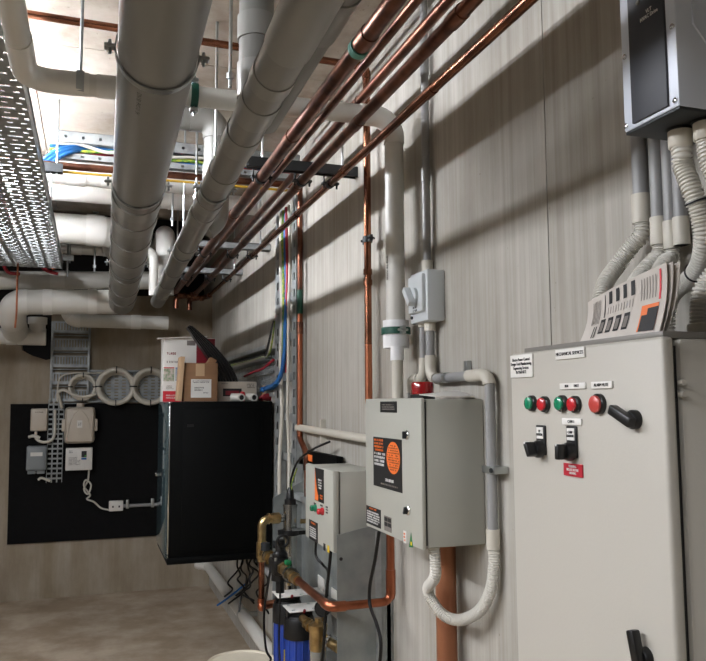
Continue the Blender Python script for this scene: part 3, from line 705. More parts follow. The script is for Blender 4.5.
# things on the cabinet
ZT = SZ1
def X_at(px, y): return at(px, 400, 'Y', y).x
y = 4.60; x0, x1 = X_at(162.5, y), X_at(214.5, y); zt_ = at(190, 338, 'Y', y).z
t = thing('product_box', 'tall white and red printed box standing on black cabinet', 'box', ((x0+x1)/2, y, ZT))
xs_ = X_at(195.5, y)
B().box(x0, x1, y, y+.16, ZT+.001, zt_, .003).build('carton', 'white', t)
plate('red_panel', 'dred', t, 'my', ((xs_+x1)/2, y, (ZT+zt_)/2), x1-xs_-.002, zt_-ZT-.004, .001, label='dark red printed panel')
plate('red_band', 'red', t, 'my', ((x0+xs_)/2, y, ZT+.032), xs_-x0-.002, .062, .0012, label='red band along the bottom')
plate('photo_print', 'photo2', t, 'my', (x0+.034, y, ZT+.158), .062, .075, .0012); plate('photo_print', 'photo', t, 'my', (x0+.105, y, ZT+.163), .068, .08, .0012)
plate('red_stripe', 'red', t, 'my', (x0+.034, y, ZT+.200), .062, .006, .0013); plate('red_stripe', 'red', t, 'my', (x0+.11, y, ZT+.118), .06, .005, .0013)
dashes('dred', t, 'my', (x0+.045, y-.0005, ZT+.285), .05, 1, .014, seed=21); dashes('grey_ink', t, 'my', (x0+.06, y-.0005, ZT+.235), .08, 1, .012, seed=22)
dashes('grey_ink', t, 'my', (x0+.045, y-.0005, ZT+.085), .05, 3, .005, seed=23, align=1); dashes('white', t, 'my', (x0+.07, y-.0014, ZT+.03), .1, 2, .009, seed=24)
B().box(x0-.035, x1-.05, y-.02, y+.02, zt_-.002, zt_+.004, rot=Matrix.Rotation(-.06, 3, 'Y')).build('top_flap', 'white', t)
plate('grey_label', 'grey_ink', t, 'my', (xs_-.03, y, zt_-.03), .05, .03, .0012)
y = 4.40; x0, x1 = X_at(183.5, y), X_at(217.5, y); zt_ = at(200, 363, 'Y', y).z
t = thing('cardboard_carton', 'brown cardboard carton with white label on the black cabinet', 'box', ((x0+x1)/2, y, ZT))
B().box(x0, x1, y, y+.15, ZT+.001, zt_, .002).build('carton', 'card', t)
plate('shipping_label', 'white', t, 'my', ((x0+x1)/2+.002, y, ZT+.075), .115, .105, .001, label='white shipping label')
dashes('ink', t, 'my', ((x0+x1)/2, y-.0012, ZT+.113), .095, 2, .005, seed=31); dashes('ink', t, 'my', ((x0+x1)/2-.01, y-.0012, ZT+.072), .05, 2, .008, seed=32); dashes('ink', t, 'my', ((x0+x1)/2+.03, y-.0012, ZT+.05), .03, 1, .006, seed=33)
plate('packing_tape', 'cardl', t, 'my', ((x0+x1)/2-.005, y, zt_-.04), .05, .07, .0008)
B().box(x0-.028, x0-.004, y-.015, y+.12, ZT+.005, zt_+.035, .001, rot=Matrix.Rotation(.06, 3, 'Y')).build('side_flap', 'cardl', t, label='pale torn side flap')
B().box(x1-.05, x1-.01, y+.02, y+.1, zt_-.01, zt_+.03, .001, rot=Matrix.Rotation(.5, 3, 'Y')).build('top_flap', 'card', t)
# black curved stack
t = thing('rubber_strips', 'stack of black curved rubber strips leaning behind brown carton', 'rubber strips', (X_at(230, 4.5), 4.56, ZT))
cl = [(188.5, 326), (199, 338), (211, 352), (221, 366), (228, 380), (231, 396)]
for k in range(6):
    base = spline([at(px, py, 'Y', 4.52+.006*(k % 2)) for px, py in cl[:]], 6); n = len(base); vs = []; bb = B()
    for i, p in enumerate(base):
        f = i/(n-1); tt = (base[min(i+1, n-1)]-base[max(i-1, 0)]).normalized(); nn = V((tt.z, 0, -tt.x)).normalized()
        if nn.z < 0: nn = -nn
        gap = .0042+.013*math.sin(min(1, f*1.15)*math.pi/2); c = p+nn*(k-2.5)*gap+tt*(.006*(k % 3)); h_ = gap*.40
        dy = .03+.004*(k % 2)
        vs.append([bb.bm.verts.new(V((c.x, c.y+sy, c.z))+nn*sn) for sy, sn in ((-dy, -h_), (dy+.02, -h_), (dy+.02, h_), (-dy, h_))])
    for r_ in vs:
        for v in r_: v.co.z = max(v.co.z, ZT+.0015)
    for a_, c_ in zip(vs, vs[1:]):
        for j2 in range(4): bb.bm.faces.new((a_[j2], a_[(j2+1) % 4], c_[(j2+1) % 4], c_[j2]))
    bb.bm.faces.new(vs[0]); bb.bm.faces.new(list(reversed(vs[-1])))
    bb.build('strip', 'rubber', t, sharp=30)
q = at(219.5, 377, 'Y', 4.62); t_ = B().prism([(q.x-.03, 4.60, ZT+.001), (q.x+.03, 4.60, ZT+.001), (q.x+.012, 4.60, q.z+.0), (q.x-.02, 4.60, q.z+.03)], (0, .05, 0)).build('green_packet', 'cleaf')
tag(t_, 'small bright green packet behind the brown carton', 'packet')
y = 4.44; x0, x1 = X_at(218.5, y), X_at(257.5, y); zt_ = at(240, 381.5, 'Y', y).z
t = thing('device_carton', 'low grey printed device box right of the brown carton', 'box', ((x0+x1)/2, y, ZT))
B().box(x0, x1, y+.03, y+.2, ZT+.001, zt_, .002).build('carton', 'beige', t)
plate('product_picture', 'ink', t, 'my', (x0+.085, y+.03, (ZT+zt_)/2-.005), .11, .045, .001)
plate('red_print', 'dred', t, 'my', (x0+.085, y+.029, (ZT+zt_)/2-.008), .08, .025, .001)
dashes('ink', t, 'my', (x1-.035, y+.0295, zt_-.025), .045, 3, .006, seed=41); dashes('grey_ink', t, 'my', (x0+.04, y+.0295, zt_-.012), .04, 1, .006, seed=42)
for i, px in enumerate((236.5, 249)):
    x = X_at(px, 4.37); t = thing('pipe_fitting', ['white pipe fitting lying left, in front of the grey device box', 'white pipe fitting lying right, in front of grey device box'][i], 'pipe fitting', (x, 4.37, ZT), 'white pipe fittings')
    B().tube([(x-.028, 4.375, ZT+.024), (x+.024, 4.345, ZT+.024)], .022, 16).build('body', 'wpvc', t)
    B().ring([(.015, 0), (.021, 0), (.021, .03), (.015, .03)], (x+.015, 4.352, ZT+.022), (.25, -1, 0), 16).build('socket_rim', 'wpvc2', t)
    B().lathe([(.0145, 0), (.0145, .004)], (x+.02, 4.33, ZT+.022), (.25, -1, 0), 16).build('bore', 'ink', t)
x = X_at(242.5, 4.36); b = B(); b.lathe([(.016, 0), (.018, .012), (.012, .03), (.004, .032)], (x, 4.36, ZT+.025), (0, 0, 1), 14); b.box(x-.012, x+.012, 4.35, 4.37, ZT+.001, ZT+.028, .003)
tag(b.build('red_stopper', 'red'), 'small red cap sitting between the two white fittings', 'stopper')
x0, x1 = X_at(259, 4.4), X_at(277, 4.4); b = B()
lay = [(x0, 4.4, ZT+.012), (x0+.03, 4.4, ZT+.02), (x0+.06, 4.41, ZT+.024), (x1-.02, 4.42, ZT+.018), (x1, 4.42, ZT+.01)]
b.tube(spline(lay, 4), [.008, .012, .016, .019, .02, .021, .022, .022, .022, .022, .022, .021, .018, .016, .013, .01, .008], 10)
for v in b.bm.verts: v.co.z = max(v.co.z, ZT+.001); v.co += V((random.uniform(-.003, .003), 0, random.uniform(0, .004)))
tag(b.build('red_bag', 'dred'), 'crumpled dark red bag at right end of cabinet top', 'bag')
q = X_at(266, 4.5); tag(B().box(q-.022, q+.028, 4.5, 4.54, ZT+.001, ZT+.095, .002).build('card_block', 'cardl'), 'small tan block standing behind the crumpled red bag', 'block')
b = B(); rnd = random.Random(3)
for k in range(9):
    o_ = V((rnd.uniform(-.012, .012), rnd.uniform(-.02, .02), rnd.uniform(-.006, .02)))
    b.tube(spline([at(263, 391, 'Y', 4.42)+o_, at(269, 389, 'Y', 4.34)+o_*.8, at(276, 385, 'X', .925)+o_*.7, at(281, 376, 'X', .935)+o_*.5, at(284, 360, 'X', .945)+o_*.4, at(285.5, 335, 'X', .95)+o_*.25, at(286, 300, 'X', .955)+o_*.2], 6), .0065, 6)
b.bm.verts.ensure_lookup_table()
for v in b.bm.verts: v.co.z = max(v.co.z, ZT+.002); v.co.x = min(v.co.x, .958)
tag(b.build('cable_bundle', 'bluec'), 'blue network cable bundle spilling onto cabinet from vertical ladder', 'cable bundle')
tag(B().tube(spline([at(274, 394, 'Y', 4.27), at(280, 392, 'Y', 4.24), at(288, 389, 'Y', 4.2)]), .009, 8).build('cable', 'whitec'), 'short white cable end beside cabinet top right corner', 'cable')
# loose cables below cabinet
rnd = random.Random(11)
for i in range(7):
    x = .83+.02*i; y = 4.5+rnd.uniform(-.08, .1); z = SZ0
    pts = [(x, y, z+.0)]
    for k in range(1, 7): pts.append((x+rnd.uniform(-.05, .05)-.01*k*(i % 2), y+rnd.uniform(-.05, .05), z-.06*k*(.65+.05*i)))
    labs = ['straightest', 'second', 'third', 'fourth', 'fifth', 'sixth', 'rightmost']
    lab = labs[i]+' of the loose black cables from the left, hanging under the cabinet' if 0 < i < 6 else ('leftmost' if i == 0 else 'rightmost')+' of the loose black cables hanging under the cabinet'
    tag(B().tube(spline(pts), .0055, 6).build('cable', 'rubber'), lab, 'cable', 'loose cables under the cabinet')
tag(B().tube(spline([(.90, 4.6, SZ0-.2), (.80, 4.6, SZ0-.27), (.72, 4.55, SZ0-.30)]), .006, 6).build('cable', 'bluec'), 'short blue cable end pointing left below the cabinet', 'cable')
q = at(246, 566, 'X', .93)
pipe('conduit', 'grey stub conduit along right wall just beneath the cabinet', 'conduit', [(.96, 5.0, .62), (.96, 3.75, .62)], .018, 'cond', fr=0, fits=[(.3, .38)])

# ------------------------------------------------------------------ pipe along the wall near the floor
a, c = at(207, 570, 'X', .91), at(266, 645, 'X', .91)
t, P = pipe('waste_pipe', 'long grey white pipe low along the right wall, open at far end', 'pipe', [(.84, a.y+.05, .275), (.91, a.y-.03, .275), (.91, 3.66, .275)], .036, 'wpvc', fr=.04, fits=[(.02, .14, 'elbow')], fm='wpvc2')
for yy in (5.2, 4.75): B().tube([(.91, yy-.01, .275), (.91, yy+.01, .275)], .0385, 20).build('strap', 'zinc', t)
for yy in (5.2, 4.75): B().box(.945, 1.0, yy-.012, yy+.012, .262, .288).build('wall_bracket', 'zinc', t)

# ------------------------------------------------------------------ paint pail
PC = V((.675, 3.55, 0))
t = thing('pail', 'large cream plastic pail with lid on floor, bottom of picture', 'pail', PC)
B().lathe([(.125, 0), (.13, .01), (.147, .35), (.152, .36), (.152, .385), (.147, .385)], PC, (0, 0, 1), 40).build('pail_body', 'pail', t)
B().lathe([(.158, .368), (.16, .372), (.16, .392), (.154, .398), (.148, .398), (.143, .391), (.05, .391), (.048, .393), (.001, .393)], PC, (0, 0, 1), 40).build('lid', 'pail', t)
B().tube([PC+V((-.156*math.cos(a_), .05*math.sin(a_)-.02, .33-.12*math.sin(a_))) for a_ in [math.pi*k/16 for k in range(17)]], .003, 8).build('handle', 'zinc', t)

# ------------------------------------------------------------------ filter unit
NY, FY = 2.50, 3.62
t = thing('splash_enclosure', 'galvanised sheet backing with two side wings behind water filters', 'enclosure', (.98, 3.0, 0))
B().box(.975, .99, NY, FY, .05, 1.12).build('back_plate', 'galvd', t)
zn0, zn1 = at(337, 535, 'Y', NY), at(386, 521, 'Y', NY)
bb = B().prism([(zn0.x, NY, .05), (.998, NY, .05), (.998, NY, zn1.z), (zn0.x, NY, zn0.z)], (0, .003, 0)); bb.build('near_wing', 'galvd', t)
B().box(.935, .955, NY-.004, NY, .05, 1.12).build('fold_seam', 'galv', t)
q = at(341, 559, 'Y', NY); B().cyl((q.x, NY+.001, q.z), (q.x, NY-.0012, q.z), .006, 14).build('fixing_hole', 'ink', t, label='dark fixing hole')
zf0, zf1 = at(273, 498, 'Y', FY), at(300, 489, 'Y', FY)
B().prism([(zf0.x, FY, .05), (.985, FY, .05), (.985, FY, zf1.z+.04), (zf0.x, FY, zf0.z)], (0, .003, 0)).build('far_wing', 'galvd', t)
for z in (1.0, .80, .55): B().cyl((.86, 3.35, z) if z != .8 else (.80, 3.45, z), (.975, 3.35, z) if z != .8 else (.96, 2.6, z), .006, 8).build('tie_bar', 'zinc', t)
B().box(.93, .975, NY+.05, FY, 1.105, 1.13).build('top_rail', 'galv', t)
# uv lamp
UX, UY = .865, 3.41
t = thing('uv_chamber', 'upright stainless ultraviolet chamber with black cable on top', 'water filter', (UX, UY, .62))
B().lathe([(.022, .70), (.0305, .705), (.0305, 1.095), (.033, 1.095), (.033, 1.105), (.02, 1.105)], (UX, UY, 0), (0, 0, 1), 28).build('steel_tube', 'steel', t)
B().lathe([(.026, 1.105), (.026, 1.125), (.018, 1.13), (.016, 1.165), (.008, 1.18)], (UX, UY, 0), (0, 0, 1), 20).build('lamp_cap', 'black', t)
for z in (.98,):
    bb = B(); bb.ring([(.031, z-.012), (.04, z-.012), (.04, z+.012), (.031, z+.012)], (UX, UY, 0), (0, 0, 1), 24); bb.box(UX-.055, UX+.11, UY-.012, UY+.012, z-.013, z+.013, .003); bb.build('clamp_bracket', 'black', t)
B().tube([(UX+.04, UY-.03, 1.03), (UX+.10, UY-.03, 1.03)], .010, 12).build('side_port', 'brass', t)
B().tube([(UX-.03, UY, 1.045), (UX-.048, UY, 1.045)], .018, 16).build('inlet_port', 'steel', t)
tag(B().tube(spline([(UX, UY, 1.175), (UX+.003, UY-.005, 1.22), (UX+.02, UY-.06, 1.30), (UX+.05, UY-.2, 1.36), (.945, UY-.35, 1.40)]), .005, 8).build('lamp_cable', 'rubber'), 'black cable rising from the ultraviolet chamber cap', 'cable')
tag(B().tube(spline([(UX+.004, UY-.012, 1.17), (UX+.004, UY-.014, 1.2), (UX+.016, UY-.06, 1.27)]), .003, 6).build('earth_wire', 'greenc'), 'short yellow green earth wire beside ultraviolet chamber cable', 'wire')
# brass riser
RX = .735
t = thing('brass_riser', 'brass and copper elbow pipe left of the ultraviolet chamber', 'pipe', (RX, UY, .64))
B().tube(fillet([(UX-.045, UY, 1.045), (RX, UY, 1.045), (RX, UY, .86)], .035), .019, 20).build('brass_bend', 'brass', t)
B().tube([(UX-.05, UY, 1.045), (UX-.085, UY, 1.045)], .025, 8).build('union_nut', 'brass', t)
B().tube([(UX-.095, UY, 1.045), (UX-.105, UY, 1.045)], .024, 20).build('union_ring', 'brass', t)
B().tube([(RX, UY, .945), (RX, UY, .875)], .024, 16).build('tee_body', 'brass', t)
B().tube([(RX, UY, .87), (RX, UY, .675)], .0135, 18).build('copper_tail', 'copper', t, label='copper lower length')
B().tube(fillet([(RX, UY, .70), (RX, UY, .668), (RX+.07, UY+.02, .668)], .02), .018, 16).build('copper_elbow', 'copper_b', t)
B().sph((RX, UY-.012, .668), .021).build('elbow_cap', 'copper_b', t)
# valve chain
t = thing('valve_chain', 'row of brass ball valves and black solenoid valve before filters', 'valve', (.74, 3.1, .9))
CZv = .905
def seg_y(y0, y1, r, m, nm, seg=18, x=.74): return B().tube([(x, y0, CZv), (x, y1, CZv)], r, seg).build(nm, m, t)
seg_y(3.40, 3.33, .016, 'brass', 'nipple'); seg_y(3.385, 3.36, .025, 'brass', 'hex_nut', 6); seg_y(3.34, 3.29, .021, 'brass', 'ball_valve'); seg_y(3.30, 3.285, .027, 'chrome', 'lock_ring')
seg_y(3.285, 3.22, .023, 'brass', 'union_body'); seg_y(3.25, 3.235, .03, 'brass', 'union_nut', 8); seg_y(3.22, 3.15, .018, 'brass', 'nipple'); seg_y(3.19, 3.17, .025, 'brass', 'hex_nut', 6)
for y0, y1, z0, z1, dx in ((3.36, 3.33, CZv+.02, CZv+.055, 0), (2.99, 2.95, CZv+.02, CZv+.058, 0)):
    B().cyl((.74, (y0+y1)/2, CZv+.012), (.74, (y0+y1)/2, z0+.012), .006, 10).build('valve_stem', 'brass', t)
    B().box(.728, .752, y0-.055, y1+.02, z0+.008, z0+.026, .006).build('valve_handle', 'greenh', t, label='green valve handle')
bb = B(); bb.box(.705, .785, 3.05, 3.15, CZv-.035, CZv+.028, .012); bb.cyl((.745, 3.10, CZv-.06), (.745, 3.10, CZv+.03), .036, 20); sv = bb.build('solenoid_body', 'black', t)
B().lathe([(.03, 0), (.032, .02), (.02, .03), (.02, .07), (.017, .075)], (.745, 3.10, CZv+.025), (0, 0, 1), 20).build('solenoid_coil', 'black', t)
B().torus((.748, 3.07, CZv+.10), .022, .006, axis=(0, 1, 0), n=20, seg=8).build('coil_bracket', 'black', t)
for dx, dy in ((-.028, -.04), (.03, -.04), (-.028, .04), (.03, .04)): B().cyl((.745+dx, 3.10+dy, CZv+.02), (.745+dx, 3.10+dy, CZv+.036), .006, 8).build('cover_screw', 'zinc', t)
bb = B(); bb.lathe([(.02, 0), (.02, .03), (.015, .032)], (.715, 3.24, CZv+.035), (0, 0, 1), 14); bb.lathe([(.016, 0), (.018, .028)], (.765, 3.25, CZv+.04), (0, 0, 1), 14); bb.build('regulator_knobs', 'dsteel', t)
seg_y(3.05, 2.99, .018, 'brass', 'nipple'); seg_y(3.035, 3.01, .025, 'brass', 'hex_nut', 6); seg_y(2.995, 2.915, .022, 'brass', 'ball_valve'); seg_y(2.92, 2.895, .031, 'steel', 'union_nut', 10); seg_y(2.895, 2.80, .0185, 'brass', 'tail_piece'); seg_y(2.865, 2.85, .024, 'brass', 'hex_nut', 6)
B().lathe([(.018, -.05), (.018, 0), (.012, .0)], (.745, 3.10, CZv-.06), (0, 0, 1), 14).build('drain_stub', 'black', t)
B().tube([(.745, 2.955, CZv-.02), (.745, 2.955, CZv-.05)], .007, 10).build('test_port', 'brass', t)
# filters
def filt(label, x, y, zc):
    t = thing('filter_housing', label, 'water filter', (x, y, zc-.42), 'blue filter housings')
    B().lathe([(.04, -.40), (.052, -.395), (.055, -.05), (.055, 0)], (x, y, zc), (0, 0, 1), 32).build('blue_sump', 'blue', t, label='blue filter sump')
    bb = B()
    for k in range(12):
        a_ = 2*math.pi*k/12; e = V((x+.055*math.cos(a_), y+.055*math.sin(a_), zc)); bb.cyl(e+V((0, 0, -.30)), e+V((0, 0, -.02)), .004, 6)
    bb.build('grip_rib', 'blue', t)
    B().lathe([(.058, -.045), (.063, -.045), (.063, .02), (.058, .035), (.05, .035), (.048, .042), (.034, .046), (.03, .055), (.03, .062), (.0, .062)], (x, y, zc), (0, 0, 1), 32).build('black_head', 'black', t, label='black filter head')
    B().tube([(x-.052, y-.0, zc+.048), (x+.052, y, zc+.048)], .017, 16).build('port_boss', 'black', t)
    B().lathe([(.0055, 0), (.0055, .010)], (x+.005, y-.06, zc+.066), (0, -.6, 1), 12).build('vent_button', 'dred', t, label='red pressure button')
    bb = B(); pz = zc+.066
    bb.box(x-.055, .975, y-.06, y+.06, pz, pz+.004, .001); bb.box(.971, .975, y-.05, y+.05, pz-.05, pz+.06)
    br = bb.build('mounting_bracket', 'white', t, label='white mounting bracket')
    for dx, dy in ((-.035, -.042), (-.035, .042), (.05, -.042), (.05, .042)): B().cyl((x+dx, y+dy, pz+.003), (x+dx, y+dy, pz+.0065), .007, 10).build('screw', 'zinc', br)
    return t
filt('far blue filter housing with black head, partly hidden by nearer one', .82, 3.28, .675)
f2 = filt('near blue filter housing with black head under the copper bend', .82, 3.08, .665)
q = at(274, 655, 'X', .76); plate('warning_sticker', 'yel', [o for o in bpy.data.objects if o.get('label', '').startswith('far blue')][0], 'my', (.806, 3.222, .47), .03, .12, .002, label='yellow warning sticker')
# brass strainer and gauge
SXX, SYY, SZZ = .835, 2.86, .68
t = thing('brass_strainer', 'brass strainer with clear bowl between near filter and wing', 'strainer', (SXX, SYY, .5))
B().lathe([(.03, -.05), (.033, -.045), (.033, .02), (.036, .03), (.036, .045), (.02, .052), (.012, .055), (.012, .068), (.0, .068)], (SXX, SYY, SZZ), (0, 0, 1), 24).build('brass_body', 'brass', t)
B().lathe([(.024, -.16), (.029, -.15), (.031, -.05), (.029, -.05)], (SXX, SYY, SZZ), (0, 0, 1), 24).build('clear_bowl', 'clear', t, label='clear plastic bowl')
B().tube([(SXX-.01, SYY+.02, SZZ+.02), (SXX-.015, 3.03, SZZ+.025)], .016, 16).build('inlet_nipple', 'brass', t)
for y in (2.91, 2.955): B().tube([(SXX-.011, y, SZZ+.021), (SXX-.012, y+.018, SZZ+.022)], .024, 6).build('hex_nut', 'brass', t)
B().tube([(SXX+.02, SYY-.02, SZZ-.005), (SXX+.05, SYY-.10, SZZ-.02)], .019, 16).build('outlet_nipple', 'brass', t)
B().tube([(SXX+.032, SYY-.05, SZZ-.010), (SXX+.037, SYY-.064, SZZ-.012)], .029, 14).build('union_ring', 'chrome', t)
t = thing('pressure_gauge', 'round black pressure gauge beside the brass strainer', 'gauge', (.85, 2.98, .72))
B().lathe([(.03, 0), (.032, .004), (.032, .022), (.028, .026), (.026, .024), (.0, .024)], (.88, 2.93, .765), (-.8, -1, .1), 28).build('gauge_case', 'black', t)
B().cyl((.88, 2.935, .73), (.88, 2.935, .69), .008, 10).build('stem', 'brass', t)
# small control box
bx0, by0, by1, bz0, bz1 = .80, 2.555, 2.915, 1.045, 1.325
t = thing('control_box', 'small pale control box with green and red buttons above filters', 'control box', (.9, 2.73, bz0))
B().box(bx0+.028, .972, by0+.003, by1-.003, bz0+.004, bz1-.004, .004).build('enclosure', 'box', t)
d = B().box(bx0, bx0+.024, by0, by1, bz0, bz1, .006).build('door', 'box', t)
def L_mx(px, py, x): return at(px, py, 'X', x)
fx = bx0
q0, q1 = L_mx(315, 471, fx), L_mx(324, 500, fx)
plate('brand_decal', 'ink', d, 'mx', (fx, (q0.y+q1.y)/2, (q0.z+q1.z)/2), abs(q0.y-q1.y), .12, .001, label='black and orange decal')
yc, zc, ww = (q0.y+q1.y)/2, (q0.z+q1.z)/2, abs(q0.y-q1.y)
B().prism([(fx-.001, yc+ww*.48, zc-.058), (fx-.001, yc+ww*.48, zc+.058), (fx-.001, yc+ww*.38, zc+.02), (fx-.001, yc+ww*.25, zc-.02), (fx-.001, yc+ww*.1, zc-.04), (fx-.001, yc+ww*.1, zc-.058)], (-.0006, 0, 0)).build('orange_swoosh', 'orange', d)
dashes('inkw', d, 'mx', (fx-.0014, yc-ww*.1, zc+.005), ww*.4, 4, .006, seed=51); dashes('orange', d, 'mx', (fx-.0014, yc-ww*.25, zc-.04), ww*.3, 2, .006, seed=52)
for px, py, m, nm in ((313.5, 508, 'greenl', 'green'), (320.5, 511.5, 'redl', 'red')):
    q = L_mx(px, py, fx-.01); pb = B().lathe([(.014, 0), (.014, .006), (.011, .008), (.011, .020), (.009, .022)], (fx, q.y, q.z), (-1, 0, 0), 18).build('push_button', m, t, label=nm+' push button')
for px, py in ((315, 503.5), (321.5, 505.5), (327, 510)):
    q = L_mx(px, py, fx); dashes('ink', d, 'mx', (fx, q.y, q.z), .03, 1 if px < 325 else 3, .006, seed=int(px))
q0, q1 = L_mx(309.3, 524, fx), L_mx(317.8, 538, fx); yc, zc, ww = (q0.y+q1.y)/2, (q0.z+q1.z)/2, abs(q0.y-q1.y)
plate('notice_decal', 'ink', d, 'mx', (fx, yc, zc), ww, .072, .001); dashes('inkw', d, 'mx', (fx-.0014, yc, zc-.006), ww*.8, 5, .005, seed=54); dashes('orange', d, 'mx', (fx-.0014, yc, zc+.028), ww*.5, 1, .007, seed=55)
for px, m in ((324.5, 'ink'), (328.5, 'yel')):
    q = L_mx(px, 547 if px < 326 else 549, fx); plate('small_sticker', m, d, 'mx', (fx, q.y, q.z), .022, .024, .001)
tag(B().box(.89, .972, by1+.005, by1+.05, 1.08, 1.30, .008).build('black_module', 'black'), 'slim black module mounted behind small control box', 'module')
bb = B().box(.955, .985, 3.0, 3.5, 1.20, 1.34, .002); tag(bb.build('sign_board', 'blackc'), 'black sign with orange print on wall behind small control box', 'sign')
so = [o for o in bpy.data.objects if o.name == 'sign_board'][0]
plate('orange_block', 'orange', so, 'mx', (.955, 3.40, 1.31), .08, .03, .001); dashes('inkw', so, 'mx', (.954, 3.28, 1.26), .3, 2, .02, seed=61)
# cables of the small box
tag(B().tube(spline([L_mx(316, 541, .83), L_mx(316, 556, .83), L_mx(323, 565, .85), L_mx(328, 573, .9), L_mx(327, 600, .9), L_mx(325, 640, .9)]), .005, 8).build('cable', 'rubber'), 'black cable dropping from underside of small control box, left', 'cable')
tag(B().tube(spline([L_mx(331, 548, .83), L_mx(329, 570, .83), L_mx(326, 600, .83), L_mx(324, 640, .83), L_mx(322, 661, .83)]), .006, 8).build('cable', 'rubber'), 'black cable dropping from underside of small control box, right', 'cable')
tag(B().tube(spline([(.72, 3.12, .93), (.70, 3.1, .86), (.69, 3.15, .70), (.71, 3.2, .55), (.73, 3.2, .50), (.70, 3.3, .44), (.70, 3.4, .38)]), .005, 8).build('cable', 'rubber'), 'thin black cable looping down from the solenoid valve', 'cable')
tag(B().tube(spline([L_mx(281, 560, .74), L_mx(280, 600, .74), L_mx(279, 640, .74), L_mx(280, 661, .74)]), .004, 8).build('cable', 'rubber'), 'thin straight black cable passing in front of the filter heads', 'cable')

# ------------------------------------------------------------------ cream pipe between
a, c = at(298, 430, 'X', .965), at(368, 437.5, 'X', .965)
t, _ = pipe('conduit', 'cream horizontal pipe on right wall ending behind logo control box', 'pipe', [(.965, a.y, (a.z+c.z)/2+.01), (.965, c.y-.1, (a.z+c.z)/2-.005)], .0165, 'cream', fr=0, fits=[(0, .04)])
B().box(.975, 1.0, a.y-.36, a.y-.345, (a.z+c.z)/2-.05, (a.z+c.z)/2+.055).build('saddle', 'cream', t)

# ------------------------------------------------------------------ logo control box
lx, ly0, ly1, lz0, lz1 = .814, 1.83, 2.257, 1.182, 1.572
t = thing('control_box', 'large grey control box with black logo decal and orange disc', 'control box', (.9, 2.04, lz0))
B().box(lx+.017, .999, ly0+.002, ly1-.002, lz0+.003, lz1-.003, .005).build('enclosure', 'box', t)
B().box(lx+.010, lx+.020, ly0+.006, ly1-.008, lz0+.010, lz1-.010).build('door_seal', 'black', t)
d = B().box(lx, lx+.012, ly0, ly1, lz0, lz1, .004).build('door', 'box', t)
q0, q1 = L_mx(373.5, 437, lx), L_mx(402.5, 494, lx)
yc, ww = (q0.y+q1.y)/2, abs(q0.y-q1.y); zt1 = L_mx(373.5, 436.5, lx).z; zb1 = L_mx(373.5, 485, lx).z; zc, hh = (zt1+zb1)/2, zt1-zb1
plate('logo_decal', 'ink', d, 'mx', (lx, yc, zc), ww, hh, .001, label='black decal with orange disc')
# orange disc with dark cracks
bb = B(); cy_, cz_, R = yc-ww*.22, zc+hh*.13, hh*.31; FK = ww*.225/(hh*.31)
bb.lathe([(R, 0), (R, .0006)], (lx-.001, cy_, cz_), (-1, 0, 0), 36)
for v in bb.bm.verts: v.co.y = cy_+(v.co.y-cy_)*FK
bb.build('orange_disc', 'orange', d)
bb = B(); rnd = random.Random(5)
for i in range(-6, 7):
    for j in range(-6, 7):
        yy, zz = (i+.5*(j % 2))*R*.155*FK, j*R*.15
        if (yy/FK)**2+zz**2 < (R*.9)**2 and rnd.random() < .85:
            a0 = rnd.random()*6.28; s_ = R*rnd.uniform(.045, .075)
            bb.prism([(lx-.0016, cy_+yy+s_*math.cos(a0+q_)*FK, cz_+zz+s_*math.sin(a0+q_)) for q_ in (0, 2.1, 4.2)], (-.0005, 0, 0))
bb.build('disc_pattern', 'ink', d)
dashes('orange', d, 'mx', (lx-.0012, yc+ww*.29, zc+hh*.34), ww*.34, 4, hh*.042, seed=71); dashes('inkw', d, 'mx', (lx-.0012, yc+ww*.26, zc+hh*.06), ww*.40, 4, hh*.045, seed=72)
lettering('1300 808 008', hh*.085, 'inkw', d, (lx-.0014, yc-ww*.08, zc-hh*.33), sx=.95, name='phone_lettering'); dashes('grey_ink', d, 'mx', (lx-.0012, yc-ww*.08, zc-hh*.42), ww*.6, 1, hh*.03, seed=73)
q = L_mx(388.5, 407, lx); plate('name_plate', 'ink', d, 'mx', (lx, q.y, q.z), .13, .032, .001); dashes('grey_ink', d, 'mx', (lx-.0012, q.y, q.z), .1, 3, .004, seed=74)
for px, py, rr in ((407.7, 435, 0), (408.8, 510.5, 1)):
    q = L_mx(px, py, lx); lk = B().lathe([(.013, 0), (.013, .004), (.010, .007)], (lx, q.y, q.z), (-1, 0, 0), 20).build('door_lock', 'chrome', t)
    B().box(lx-.016, lx-.006, q.y-.004, q.y+.004, q.z-.010, q.z+.010, .002, rot=Matrix.Rotation(.5*rr, 3, 'X')).build('key_slot', 'dsteel', lk)
q0, q1 = L_mx(366.6, 505, lx), L_mx(381, 529, lx); yc, ww = (q0.y+q1.y)/2, abs(q0.y-q1.y); zc = (L_mx(374, 506.5, lx).z+L_mx(374, 527, lx).z)/2
plate('notice_decal', 'ink', d, 'mx', (lx, yc, zc), ww, .054, .001); dashes('inkw', d, 'mx', (lx-.0012, yc, zc-.003), ww*.85, 5, .0045, seed=75); dashes('orange', d, 'mx', (lx-.0012, yc, zc+.022), ww*.5, 1, .005, seed=76)
q = L_mx(388, 524, lx); plate('grey_sticker', 'grey_ink', d, 'mx', (lx, q.y, q.z), .055, .042, .001)
for a_, b_ in ((-.014, .012), (.014, .012), (-.014, -.002), (.014, -.002)): plate('sticker_cell', 'ink', d, 'mx', (lx-.001, q.y+a_, q.z+b_), .024, .011, .0006)
q = L_mx(405, 537, lx); plate('round_sticker', 'white', d, 'mx', (lx, q.y, q.z), .018, .032, .001); dashes('orange', d, 'mx', (lx-.0012, q.y, q.z), .012, 3, .005, seed=77)
